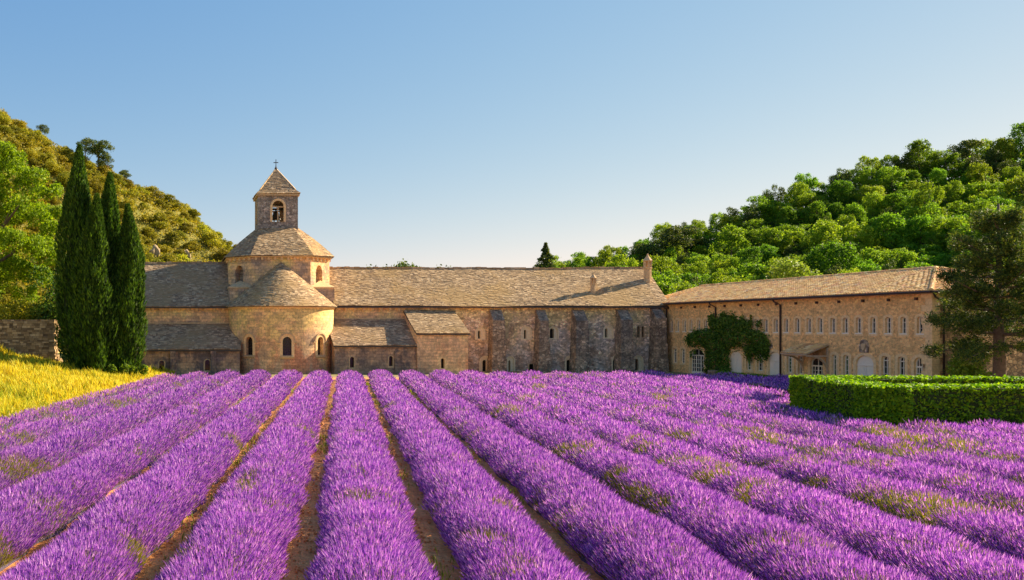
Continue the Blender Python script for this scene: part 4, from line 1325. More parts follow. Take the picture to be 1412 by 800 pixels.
oaks = tree_protos('oak', 9)
for k, (tm, cm_) in enumerate(oaks):
    tm.materials.append(M['bark']); cm_.materials.append(M[('oak', 'oak', 'oak_light', 'oak', 'oak_light', 'holm_dark', 'oak', 'oak_light', 'oak')[k]])
shrubs = tree_protos('shrub', 6)
for tm, cm_ in shrubs:
    tm.materials.append(M['bark']); cm_.materials.append(M['holm'])
upines = tree_protos('upine', 3)
for tm, cm_ in upines:
    tm.materials.append(M['pine_bark']); cm_.materials.append(M['pine'])

# ------------------------------------------------------------------ woods on the hills
rs = random.Random(5)
pts = []
def spaced(cands, dmin, limit):
    out = []
    cell = {}
    for (x, y, s) in cands:
        k = (int(x // dmin), int(y // dmin))
        ok = True
        for a in (-1, 0, 1):
            for b in (-1, 0, 1):
                for q in cell.get((k[0] + a, k[1] + b), ()):
                    if (q[0] - x) ** 2 + (q[1] - y) ** 2 < (dmin * s) ** 2: ok = False
        if ok:
            out.append((x, y, s)); cell.setdefault(k, []).append((x, y))
            if len(out) >= limit: break
    return out
c_ = []
for _ in range(20000):
    y = rs.uniform(96, 176)
    px = rs.uniform(745, 1450)
    x = (px - X0) * y / F
    if x < 50 or x > 180: continue
    z = float(hill_r(x, y))
    if EYE + 0 > 0 and Y0 - (z + 8 - EYE) * F / y > 402 and px > 1000: continue
    c_.append((x, y, rs.uniform(0.8, 1.1)))
for x, y, s in spaced(c_, 4.15, 299):
    z = float(hill_r(x, y))
    px = X0 + x * F / y
    k = s * (0.82 if px < 900 else rs.uniform(0.68, 1.05)) * (0.8 if y > 150 else 1)
    ki = rs.randrange(len(oaks))
    lab = {2: 'paler yellow-green', 4: 'paler yellow-green', 7: 'paler yellow-green', 5: 'dark olive'}.get(ki, 'rounded mid-green')
    plant_tree('oak_tree', oaks[ki], (x, y, z), k * rs.uniform(.85, 1.15), rs.uniform(0, 6.28), lab + ' oak in the wood on the slope behind the tiled wing', 'tree', 'oaks on the right hillside', sz=k * rs.uniform(0.85, 1.25))
c_ = []
for _ in range(30000):
    y = rs.uniform(103, 196)
    px = rs.uniform(-40, 345)
    x = (px - X0) * y / F
    z = float(hill_l(x, y))
    if z < 0.2: continue
    py = Y0 - (z + 3 - EYE) * F / y
    if py > 372 and px > 190: continue
    if py > 425: continue
    c_.append((x, y, rs.uniform(0.8, 1.15)))
for x, y, s in spaced(c_, 3.7, 299):
    z = float(hill_l(x, y))
    k = s * rs.uniform(0.75, 1.2)
    plant_tree('scrub_oak', rs.choice(shrubs), (x, y, z - 0.3), k, rs.uniform(0, 6.28), 'low rounded olive green scrub oak on the sunlit slope behind the cypresses', 'shrub', 'scrub on the left hillside', sz=k * rs.uniform(0.7, 1.0))

def undergrowth(name, label, hf_, x0, x1, y0, y1, n, hmax, ls, mat, seed, pxr):
    rng = np.random.default_rng(seed)
    Y = rng.uniform(y0, y1, n); px = rng.uniform(pxr[0], pxr[1], n); X = (px - X0) * Y / F
    ok = (X > x0) & (X < x1)
    X, Y = X[ok], Y[ok]; n = len(X)
    Z = hf_(X, Y) + hmax * (0.15 + 0.85 * vnoise(X / 1.6, Y / 1.6, seed)) * rng.random(n) ** 0.5
    ok = Z > 0.3
    X, Y, Z = X[ok], Y[ok], Z[ok]; n = len(X)
    d = np.tile([0.25, -0.3, 0.8], (n, 1))
    V, Fc = leaf_quads(rng, np.stack([X, Y, Z], -1), d, ls, 0.6, 1.0)
    tag(link(name, np_mesh(name, V, Fc), mat, None, kind='stuff'), label, 'undergrowth')
undergrowth('hillside_scrub', 'fine golden green scrub filling the slope between the small oaks', hill_l, -70, 40, 103, 197, 62000, 2.4, 0.19, M['holm'], 3, (-40, 345))
undergrowth('woodland_undergrowth', 'green undergrowth between the oaks of the wooded slope', hill_r, 62, 185, 97, 174, 52000, 4.6, 0.25, M['oak'], 4, (745, 1450))

def hill_spot(px, y, hf_):
    x = (px - X0) * y / F
    return x, y, float(hf_(x, y))
for px, y, s, lab in ((118, 186, 1.0, 'umbrella pine leaning beside another on the crest of the scrub slope'), (136, 184, 1.15, 'taller spreading umbrella pine on the crest of the scrub slope'),
                      (149, 184, 0.8, 'low umbrella pine just below the crest pines on the scrub slope'), (172, 186, 0.62, 'small lone pine standing on the bare skyline of the scrub slope'), (56, 190, 0.6, 'tiny tree on the upper skyline of the scrub slope')):
    plant_tree('umbrella_pine', rs.choice(upines), hill_spot(px, y, hill_l), s, rs.uniform(0, 6), lab, 'tree')
for px, y, s, lab in ((895, 160, 1.15, 'dark pine on the wooded skyline above the roof lantern'), (928, 162, 1.3, 'broad dark pine on the wooded skyline, taller of a pair'), (944, 163, 1.15, 'dark pine on the wooded skyline, lower of a pair'),
                      (1336, 172, 1.2, 'dark pine at the top of the wooded slope'), (1245, 172, 0.9, 'small dark pine high on the wooded slope')):
    plant_tree('skyline_pine', rs.choice(upines), hill_spot(px, y, hill_r), s, rs.uniform(0, 6), lab, 'tree')
# trees far behind the nave roof
for px, s in ((519, 1.90), (534, 1.94), (546, 1.90), (560, 1.88), (576, 2.02), (589, 1.90), (616, 1.90), (637, 1.85)):
    y = 150
    plant_tree('distant_tree', oaks[5], ((px - X0) * y / F, y, 0), s * 0.955, rs.uniform(0, 6), 'distant treetop just showing above the long church roof', 'tree', 'treetops behind the church roof')
# bright tree behind the wing
lime = empty('bright_green_tree', ((1110 - X0) * 78 / F, 78, 0), 'bright yellow-green round tree rising behind the tiled wing roof', 'tree')
rng = np.random.default_rng(77)
lobes = [(rng.normal(0, 1.2), rng.normal(0, 1.2), rng.uniform(6.2, 9.9), s, s, s * .9) for s in rng.uniform(0.8, 1.3, 14)]
P, d = lobe_points(rng, lobes, 6500)
V, Fc = leaf_quads(rng, P, d, 0.15)
link('crown', np_mesh('crown', V, Fc), M['limeleaf'], lime, shift=False)
mb = MB(); branchy(mb, rng, (0, 0, -0.3), (0, 0, 8.5), 0.2, 6, 0.3, 1.3); tm = bpy.data.meshes.new('trunk'); tm.from_pydata(mb.v, [], mb.f); link('trunk', tm, M['bark'], lime, shift=False)

# small conifer behind the ridge
def conifer(px, Y, ztop, name, label, wid):
    t = empty(name, ((px - X0) * Y / F, Y, 0), label, 'tree')
    rng = np.random.default_rng(int(px))
    n = 3800
    h = rng.uniform(0.15, 1, n) ** 0.8
    tier = np.floor(h * 14) / 14
    rad = wid * (1 - h) * (0.65 + 0.5 * (1 - (h - tier) * 14)) * rng.uniform(0.2, 1.0, n) ** 0.5
    a = rng.uniform(0, 2 * math.pi, n)
    lop = 1 + 0.35 * np.sin(a * 3 + tier * 40)
    P = np.stack([rad * lop * np.cos(a), rad * lop * np.sin(a), ztop * h], -1)
    d = np.stack([np.cos(a) * 0.6, np.sin(a) * 0.6, np.full(n, 0.6)], -1)
    V, Fc = leaf_quads(rng, P, d, 0.24, 0.4, 0.6)
    link('crown', np_mesh('crown', V, Fc), M['pine'], t, shift=False)
    mb = MB(); mb.tube([(0, 0, -0.2), (0, 0, ztop * 0.98)], [0.22, 0.03], 7); tm = bpy.data.meshes.new('trunk'); tm.from_pydata(mb.v, [], mb.f); link('trunk', tm, M['bark'], t, shift=False)
conifer(752.5, 112, 14.9, 'spruce_tree', 'dark pointed spruce rising behind the long church roof', 6.2)

# rocks on the left slope
for px, y, s, lab in ((213, 150, 0.75, 'pale rock outcrop among scrub on the slope'), (254, 165, 0.9, 'larger pale crag among scrub lower down the slope')):
    x, yy, z = hill_spot(px, y, hill_l)
    bm = bmesh.new(); bmesh.ops.create_icosphere(bm, subdivisions=3, radius=1)
    rr = random.Random(int(px))
    for v in bm.verts:
        k = 1 + 1.1 * (float(vnoise(v.co.x * 2.2 + px, v.co.z * 2.2 + v.co.y, 5)) - 0.5) + 0.2 * (float(vnoise(v.co.x * 6 + px, v.co.z * 6 + v.co.y * 3, 6)) - 0.5)
        v.co = v.co * k; v.co.x *= s; v.co.y *= s * 0.7; v.co.z *= s * 1.5
    me = bpy.data.meshes.new('rock'); bm.to_mesh(me); bm.free()
    o = link('rock_outcrop', me, M['rock']); o.location = (x, yy - 3.2, float(hill_l(x, yy - 3.2)) + s * 0.5 + 1.4); tag(o, lab, 'rock')

# ------------------------------------------------------------------ cypresses
def cypress(px, Y, ytop, wid, label, seed):
    x = (px - X0) * Y / F
    z0 = float(bank_z(np.array(x), np.array(Y)))
    H = EYE + (Y0 - ytop) * Y / F - z0
    t = empty('cypress_tree', (x, Y, z0), label, 'tree', 'cypresses beside the church')
    rng = np.random.default_rng(seed)
    n = 19000
    h = rng.random(n) ** 0.85
    prof = np.where(h < 0.3, 0.66 + 0.34 * (h / 0.3) ** 0.6, (1 - ((h - 0.3) / 0.7) ** 1.5)) * wid
    a = rng.uniform(0, 2 * math.pi, n)
    strand = 0.66 + 0.5 * vnoise(a * 2.2 + 10, h * 7 + seed, seed) + 0.2 * vnoise(a * 6 + 3, h * 26, seed + 3)
    rr = prof * strand * (1 - 0.22 * rng.random(n) ** 2) + 0.05
    cx = 0.25 * np.sin(h * 5 + seed); 
    P = np.stack([rr * np.cos(a) + cx, rr * np.sin(a), H * (0.015 + 0.985 * h)], -1)
    out = np.stack([np.cos(a), np.sin(a), np.zeros(n)], -1)
    axis = unit(out * 0.45 + np.array([0, 0, 1.0]) + 0.25 * rng.normal(size=(n, 3)))
    side = unit(np.cross(axis, out + 0.7 * rng.normal(size=(n, 3))))
    L_ = rng.uniform(0.18, 0.55, n)[:, None]; W_ = rng.uniform(0.03, 0.075, n)[:, None]
    V = np.stack([P - axis * L_ * .5, P - side * W_ + axis * L_ * .05, P + axis * L_ * .6, P + side * W_ + axis * L_ * .05], 1).reshape(-1, 3)
    link('crown', np_mesh('crown', V, np.arange(n * 4).reshape(n, 4)), M['cypress'], t, shift=False)
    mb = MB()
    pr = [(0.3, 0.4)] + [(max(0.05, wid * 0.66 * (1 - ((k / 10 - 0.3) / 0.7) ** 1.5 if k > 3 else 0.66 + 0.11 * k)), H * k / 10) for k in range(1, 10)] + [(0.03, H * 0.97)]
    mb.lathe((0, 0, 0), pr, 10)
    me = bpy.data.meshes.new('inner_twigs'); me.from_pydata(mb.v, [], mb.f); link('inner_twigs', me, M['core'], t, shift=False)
    mb = MB(); mb.tube([(0, 0, -0.4), (0, 0, 1.0)], [0.3, 0.22], 9); me = bpy.data.meshes.new('trunk'); me.from_pydata(mb.v, [], mb.f); link('trunk', me, M['bark'], t, shift=False)
cypress(111, 69.8, 201, 2.05, 'tallest dark cypress, a slim spire beside the ruined wall end', 1)
cypress(131, 67.6, 270, 1.8, 'cypress in front of the tallest spire, shorter and round-shouldered', 2)
cypress(147, 69.6, 240, 1.75, 'second tallest cypress, between the tallest spire and the one nearest the church', 3)
cypress(174, 68.6, 284, 1.62, 'cypress nearest the church chapels, lit along its edge', 4)
# ivy tufts at their feet
sh = empty('undergrowth_bush', ((160 - X0) * 66.8 / F, 66.8, 0.1), 'leafy green undergrowth at the foot of the cypresses', 'bush')
rng = np.random.default_rng(9)
P, d = lobe_points(rng, [(rng.normal(0, 0.9), rng.normal(0, .3), rng.uniform(0.1, 0.8), s, s * .7, s) for s in rng.uniform(0.2, 0.4, 11)], 3000)
V, Fc = leaf_quads(rng, P, d, 0.09)
link('foliage', np_mesh('foliage', V, Fc), M['oak'], sh, shift=False)
mb = MB()
for k in range(5): mb.tube([(k * .3 - .6, 0, -0.3), (k * .36 - .75, 0, 1.0)], [0.03, 0.01], 5)
me = bpy.data.meshes.new('stems'); me.from_pydata(mb.v, [], mb.f); link('stems', me, M['bark'], sh, shift=False)

# ------------------------------------------------------------------ dry-stone wall on the left
DW = empty('dry_stone_wall', (-16, 73, 0.9), 'ruined grey dry-stone wall with a broken sunlit end beside the cypresses', 'wall')
wy, wx, wt_ = 72.2, -10.45, 4.78
mb = MB(); mb.box(-34, wx - 0.12, wy + 0.12, wy + 2.0, -0.5, wt_ - 0.1); mb.build('wall_core', M['drystone_bed'], DW)
mb = MB()
rr = random.Random(3)
z = -0.2
while z < wt_ - 0.05:
    ch = rr.uniform(0.11, 0.2)
    flare = 0.9 * max(0, 1 - z / 2.3) ** 2
    xe = wx + flare + rr.uniform(-0.12, 0.12)
    x = xe
    while x > -30:
        l = rr.uniform(0.2, 0.55)
        j = rr.uniform(-0.03, 0.05)
        mb.box(x - l + 0.012, x, wy - j, wy + 0.35, z, z + ch - 0.014)
        x -= l
    y = wy + 0.36
    while y < wy + 2.1:
        l = rr.uniform(0.2, 0.5)
        xj = xe + rr.uniform(-0.1, 0.08)
        mb.box(xj - 0.9, xj, y, y + l - 0.012, z, z + ch - 0.014)
        y += l
    z += ch
mb.build('stones', M['drystone'], DW, kind='stuff')

# ------------------------------------------------------------------ big broadleaf tree behind the wall, and bushes
bt = empty('broadleaf_tree', (-17.6, 80, 1.5), 'big leafy yellow-green tree behind the dry-stone wall', 'tree')
rng = np.random.default_rng(21)
lobes = []
def lobe_at(px, py, s, Y=80.0, dy=0.0):
    p = at(px, py, Y + dy) - Vector(bt.location)
    lobes.append((p.x, p.y, p.z, s, s, s * 0.85))
for px, py, s in ((20, 225, 1.7), (-15, 235, 1.9), (45, 255, 1.5), (68, 262, 1.1), (10, 280, 2.2), (55, 300, 1.7), (80, 290, 0.9), (30, 330, 2.0), (-20, 320, 2.4), (66, 345, 1.4), (80, 360, 0.9),
                  (15, 375, 1.8), (50, 385, 1.4), (-30, 385, 2.2), (35, 405, 1.2), (70, 318, 1.2), (-50, 290, 2.4), (-60, 350, 2.4), (86, 335, 0.7), (0, 210, 1.2)):
    lobe_at(px, py, s, dy=rng.uniform(-2.0, 2.2))
small = []
for l in lobes:
    for k in range(7):
        dd = unit(rng.normal(size=3)); q = rng.uniform(0.38, 0.62) * l[3]
        small.append((l[0] + dd[0] * l[3] * .72, l[1] + dd[1] * l[4] * .72, l[2] + dd[2] * l[5] * .72, q, q, q * .85))
lobes = small
P, d = lobe_points(rng, lobes, 52000, 0.35)
V, Fc = leaf_quads(rng, P, d, 0.125)
link('crown', np_mesh('crown', V, Fc), M['plane'], bt, shift=False)
mb = MB(); branchy(mb, rng, (0, 0, -0.5), (0.5, 0, 13), 0.5, 9, 0.3, 4.0); me = bpy.data.meshes.new('trunk'); me.from_pydata(mb.v, [], mb.f); link('trunk', me, M['bark'], bt, shift=False)
for px, py, s, lab, mt in ((64, 425, 1.1, 'small yellowish bush showing over the dry-stone wall', 'limeleaf'), (22, 428, 1.3, 'olive bush showing over the dry-stone wall under the big tree', 'holm'), (78, 405, 1.5, 'dark shaded bush between the big tree and the cypresses', 'pine'), (95, 380, 1.7, 'dark leafy bush tucked behind the tallest cypress', 'cypress')):
    Y = 77.5
    p = at(px, py, Y)
    zb_ = float(bank_z(np.array(p.x), np.array(Y)))
    b = empty('bush', (p.x, Y, zb_), lab, 'bush')
    hgt = p.z - zb_
    rng2 = np.random.default_rng(int(px) + 7)
    lb = [(rng2.normal(0, .7 * s), rng2.normal(0, .4), hgt * rng2.uniform(0.25, 1.0), q, q, q * .9) for q in rng2.uniform(0.5, 0.95, 14) * s]
    P, d = lobe_points(rng2, lb, 5000)
    V, Fc = leaf_quads(rng2, P, d, 0.12)
    link('foliage', np_mesh('foliage', V, Fc), M[mt], b, shift=False)
    mb = MB(); branchy(mb, rng2, (0, 0, -0.3), (0, 0, hgt * .9), 0.12, 5, 0.3, 0.8); me = bpy.data.meshes.new('stem'); me.from_pydata(mb.v, [], mb.f); link('stem', me, M['bark'], b, shift=False)

# ------------------------------------------------------------------ box hedge round the garden
def hedge(name, label, lines, height, thick, n_per_m, leaf, cat='hedge', closed_top=True, zlo=0.0):
    L0 = lines[0][0]
    h = empty(name, (L0[0], L0[1], 0), label, cat)
    rng = np.random.default_rng(len(label))
    parts = []
    core = MB()
    for ln in lines:
        for (x0, y0), (x1, y1) in zip(ln[:-1], ln[1:]):
            l = math.hypot(x1 - x0, y1 - y0)
            e = np.array([(x1 - x0) / l, (y1 - y0) / l]); nn = np.array([-e[1], e[0]])
            c = Vector((x0, y0, 0)); ev_ = Vector((e[0], e[1], 0)); nv = Vector((nn[0], nn[1], 0))
            i_ = thick / 2 - 0.09
            a0 = c - ev_ * i_
            core.prism([a0 + nv * i_, a0 - nv * i_, a0 - nv * i_ + ev_ * (l + 2 * i_), a0 + nv * i_ + ev_ * (l + 2 * i_)], (0, 0, height - 0.09))
            n = int(l * n_per_m)
            per = np.array([height, height, thick])
            side = rng.choice(3, n, p=per / per.sum())
            u = rng.uniform(-thick / 2, l + thick / 2, n)
            v = rng.random(n)
            off = np.where(side == 0, -thick / 2, np.where(side == 1, thick / 2, (v - 0.5) * thick))
            z = np.where(side == 2, height, 0.03 + (height - 0.03) * v)
            wob = 0.10 * (vnoise(u * 1.4 + off * 3, z * 1.9, 7) - 0.5) + 0.10 * (vnoise(u * 5, z * 5 + off * 5, 8) - 0.5) - 0.09 * rng.random(n) + np.where(rng.random(n) < 0.03, 0.09 * rng.random(n), 0)
            off = off + np.where(side == 0, -wob, np.where(side == 1, wob, 0)); z = z + np.where(side == 2, wob + 0.03, 0)
            P = np.stack([x0 + e[0] * u + nn[0] * off, y0 + e[1] * u + nn[1] * off, z], -1)
            dn = np.where(side[:, None] == 2, np.array([0, 0, 1.0]), np.where(side[:, None] == 0, -1, 1) * np.array([nn[0], nn[1], 0.25]))
            parts.append(leaf_quads(rng, P, dn, leaf, 0.6, 0.6))
            # end cap leaves
            for uu, sg in ((-thick / 2, -1), (l + thick / 2, 1)):
                m = int(thick * n_per_m * 0.5)
                o_ = rng.uniform(-thick / 2, thick / 2, m); zz = rng.uniform(0.02, height, m)
                P = np.stack([x0 + e[0] * uu + nn[0] * o_, y0 + e[1] * uu + nn[1] * o_, zz], -1)
                parts.append(leaf_quads(rng, P, np.tile([e[0] * sg, e[1] * sg, 0.2], (m, 1)), leaf, 0.6, 0.6))
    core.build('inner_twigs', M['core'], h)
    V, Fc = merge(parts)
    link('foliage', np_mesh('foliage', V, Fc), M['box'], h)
    return h
hedge('box_hedge', 'thick clipped green box hedge enclosing the garden beside the lavender', [[(28.75, 39.6), (27.2, 33.7), (41.0, 33.5)], [(28.75, 39.6), (35.5, 39.0), (41.0, 37.4)]], 1.9, 1.3, 1600, 0.062)
hedge('low_hedge', 'low clipped hedge strip along the foot of the stone wing', [[(43.6, 70.2), (43.6, 56.0)]], 0.55, 0.6, 700, 0.05)

# stone trough by the creeper
mb = MB()
yt = Yp(1004)
mb.box(43.9, 44.5, yt - 0.5, yt + 0.5, 0.0, 0.12)
for b in ((43.9, 44.0, yt - .5, yt + .5), (44.4, 44.5, yt - .5, yt + .5), (44.0, 44.4, yt - .5, yt - .4), (44.0, 44.4, yt + .4, yt + .5)):
    mb.box(*b, 0.12, 0.55)
tag(mb.build('stone_trough', M['buttress']), 'grey stone trough at the foot of the climbing creeper', 'trough')

# ------------------------------------------------------------------ creeper on the wing
vn = empty('climbing_creeper', (WX, Yp(990), 0), 'dark green climbing creeper spreading over the stone wing wall', 'plant')
rng = np.random.default_rng(33)
BL = [(988, 500, 12, 24), (1001, 495, 7, 26), (988, 475, 15, 20), (1005, 468, 18, 13), (960, 469, 11, 10), (972, 465, 16, 11), (1028, 467, 20, 13), (1046, 468, 12, 12), (1056, 474, 7, 9), (1012, 455, 20, 10),
      (992, 449, 9, 10), (1001, 444, 6, 12), (1012, 446, 5, 12), (1026, 450, 6, 9), (1038, 484, 8, 8), (1058, 484, 4, 9), (988, 514, 13, 10), (1003, 512, 6, 10), (1048, 480, 7, 6), (985, 443, 4, 8)]
lb = []
for px, py, rx, ry in BL:
    y, z = Yp(px), zp_(px, py)
    sy = rx * y / (px - X0); szz = ry * y / F
    dep = min(0.5, 0.22 + 0.3 * min(sy, szz))
    lb.append((0.0, y - Yp(990), z, dep, sy, szz))
P, d = lobe_points(rng, lb, 26000, 0.3)
far = rng.random(len(P)) < 0.2
P[far, 2] += rng.normal(-0.05, 0.28, int(far.sum())); P[far, 1] += rng.normal(0, 0.2, int(far.sum()))
for k in range(34):                                  # hanging and climbing shoots
    up_ = rng.random() < 0.6; px = rng.uniform(978, 1050) if up_ else rng.choice([rng.uniform(952, 964), rng.uniform(1032, 1062)])
    y_, z_ = Yp(px), zp_(px, 452 if up_ else 482); L_ = rng.uniform(0.4, 1.1); m = 45
    t = rng.random(m)
    q = np.stack([np.full(m, -0.12) + rng.normal(0, .05, m), y_ - Yp(990) + rng.normal(0, .07, m) + 0.15 * t * rng.normal(), z_ + (L_ * t if up_ else -L_ * t)], -1)
    P = np.concatenate([P, q]); d = np.concatenate([d, np.tile([-0.7, 0, 0.3], (m, 1))])
k = (P[:, 0] < 0.05) & (P[:, 2] > 0.03)
P, d = P[k], d[k]
P[:, 0] -= 0.1
d[:, 2] -= 0.3
V, Fc = leaf_quads(rng, P, d, 0.085, 0.6, 0.6)
link('foliage', np_mesh('foliage', V, Fc), M['vine'], vn, shift=False)
mb = MB()
for k in range(7):
    y0_, y1_ = rng.uniform(-1.0, 1.2), rng.uniform(-3.5, 3.2)
    mb.tube([(-0.12, y0_, -0.1), (-0.2, y0_ * .7 + rng.normal(0, .1), 1.2), (-0.15, (y0_ + y1_) / 2, 2.6), (-0.1, y1_, 3.6)], [0.09, 0.07, 0.05, 0.02], 6)
me = bpy.data.meshes.new('stems'); me.from_pydata(mb.v, [], mb.f); link('stems', me, M['bark'], vn, shift=False)

# ------------------------------------------------------------------ pine in front of the wing's end
pn = empty('pine_tree', ((1377 - X0) * 48.4 / F, 48.4, 0), 'tall dark pine with layered branches in front of the end of the stone wing', 'tree')
rng = np.random.default_rng(5)
H = 11.0
mb = MB()
tr_pts = [Vector((0.06 * math.sin(k * 1.1), 0.05 * math.cos(k), H * k / 10 - (0.3 if k == 0 else 0))) for k in range(11)]
mb.tube(tr_pts, [0.34 - 0.029 * k for k in range(11)], 10)
me = bpy.data.meshes.new('trunk'); me.from_pydata(mb.v, [], mb.f); link('trunk', me, M['pine_bark'], pn, shift=False, smooth=True)
bmb = MB(); TP, TD = [], []
zlev = 3.1
while zlev < H - 0.3:
    fr_ = (zlev - 3.1) / (H - 3.1)
    nb = 5 if fr_ < 0.7 else 4
    a0 = rng.uniform(0, 2 * math.pi)
    for k in range(nb):
        a = a0 + 2 * math.pi * k / nb + rng.normal(0, 0.25)
        l = (4.3 * (1 - fr_ ** 1.1) + 0.45) * rng.uniform(0.55, 1.05)
        if math.sin(a) > 0.3: l = min(l, 3.0)
        p0 = Vector((0, 0, zlev))
        dirv = Vector((math.cos(a), math.sin(a), 0))
        rise = rng.uniform(-0.22, 0.28) + 0.4 * fr_
        p1 = p0 + dirv * l * 0.5 + Vector((0, 0, rise * l * 0.35)); p2 = p0 + dirv * l + Vector((0, 0, rise * l))
        bmb.tube([p0, p1, p2], [0.075 * (1 - fr_ * .6), 0.045, 0.012], 5)
        nt_ = int(6 + 9 * l)
        for j in range(nt_):
            t = rng.uniform(0.28, 1.0)
            q = (p0.lerp(p1, t * 2) if t < 0.5 else p1.lerp(p2, t * 2 - 1))
            side = dirv.cross(Vector((0, 0, 1))) * rng.normal(0, 0.42 * l * 0.28 * (1.25 - t) + 0.18)
            TP.append(q + side + Vector((0, 0, rng.uniform(-0.15, 0.38)))); TD.append((dirv + side * 0.6 + Vector((0, 0, 0.55))))
    zlev += rng.uniform(0.48, 0.82)
TP = np.array(TP); TD = unit(np.array(TD))
me = bpy.data.meshes.new('branches'); me.from_pydata(bmb.v, [], bmb.f); link('branches', me, M['pine_bark'], pn, shift=False)
K = 42
n = len(TP) * K
base = np.repeat(TP, K, 0) + 0.13 * rng.normal(size=(n, 3)); ax = unit(np.repeat(TD, K, 0) * 0.7 + 0.8 * rng.normal(size=(n, 3)))
sd = unit(np.cross(ax, rng.normal(size=(n, 3))))
L_ = rng.uniform(0.1, 0.2, n)[:, None]; W_ = 0.022
V = np.stack([base - ax * L_ * .3, base - sd * W_, base + ax * L_, base + sd * W_], 1).reshape(-1, 3)
link('needles', np_mesh('needles', V, np.arange(n * 4).reshape(n, 4)), M['pine'], pn, shift=False)

# yellow bush by the end wall
yb = empty('yellow_bush', ((1345 - X0) * 51.2 / F, 51.2, 0), 'yellow-green bush against the end wall of the wing under the pine', 'bush')
rng = np.random.default_rng(12)
P, d = lobe_points(rng, [(rng.normal(0, .6), rng.normal(0, .25), rng.uniform(.5, 2.6), s, s * .7, s) for s in rng.uniform(.35, .7, 14)], 5000)
V, Fc = leaf_quads(rng, P, d, 0.075)
link('foliage', np_mesh('foliage', V, Fc), M['limeleaf'], yb, shift=False)
mb = MB(); branchy(mb, rng, (0, 0, -0.2), (0, 0, 2.3), 0.06, 6, 0.3, 0.7); me = bpy.data.meshes.new('stem'); me.from_pydata(mb.v, [], mb.f); link('stem', me, M['bark'], yb, shift=False)

# ------------------------------------------------------------------ dry grass on the bank
rng = np.random.default_rng(41)
n = 120000
Y = 18 + 68 * rng.random(n) ** 0.75
X = rng.uniform(-1, 1, n)
xl = -0.235 * Y - 1.5; xr = C_LEFT + 0.8 + SL * np.minimum(Y, 74)
xr = np.where(Y > 68, -0.6 + 0 * Y, xr)
X = xl + (xr - xl) * (X + 1) / 2
ok = (xr > xl) & ~((Y > 72) & (X < -9.6)) & (Y < 76.5)
X, Y = X[ok], Y[ok]; n = len(X)
Z = bank_z(X, Y)
hh = (0.25 + 0.35 * vnoise(X / 2.2, Y / 2.2, 2) + 0.5 * vnoise(X / .7, Y / .7, 12) ** 2) * rng.uniform(0.35, 1.25, n)
edge = np.clip((-(X - SL * np.minimum(Y, 74)) + C_LEFT + 1.2) / 3, 0.35, 1)
hh *= edge
az = rng.uniform(0, 2 * math.pi, n); lean = rng.uniform(0.1, 0.55, n) * hh
tx, ty = np.cos(az) * lean - 0.12 * hh, np.sin(az) * lean
wv = rng.uniform(0, math.pi, n); wd = rng.uniform(0.012, 0.028, n) * (0.6 + Y / 60)
B = np.stack([X, Y, Z - 0.02], -1); S_ = np.stack([np.cos(wv) * wd, np.sin(wv) * wd, 0 * wd], -1); Tt = B + np.stack([tx, ty, hh], -1)
Mi = B + np.stack([tx * .35, ty * .35, hh * .62], -1)
V = np.stack([B - S_ * .6, Mi - S_ * .9, Tt, Mi + S_ * .9], 1).reshape(-1, 3)
gm = ((vnoise(X / 3.1, Y / 4.5, 22) * .6 + .4 * vnoise(X / .8, Y / .8, 23) + 0.25 * rng.normal(size=n) + np.clip((44 - Y) / 40, -.2, .3)) > 0.66).astype(int)
tag(link('dry_grass', np_mesh('dry_grass', V, np.arange(n * 4).reshape(n, 4), gm), [M['gold'], M['grass_green']], None, kind='stuff'), 'tall golden dry grass covering the bank left of the lavender', 'grass')

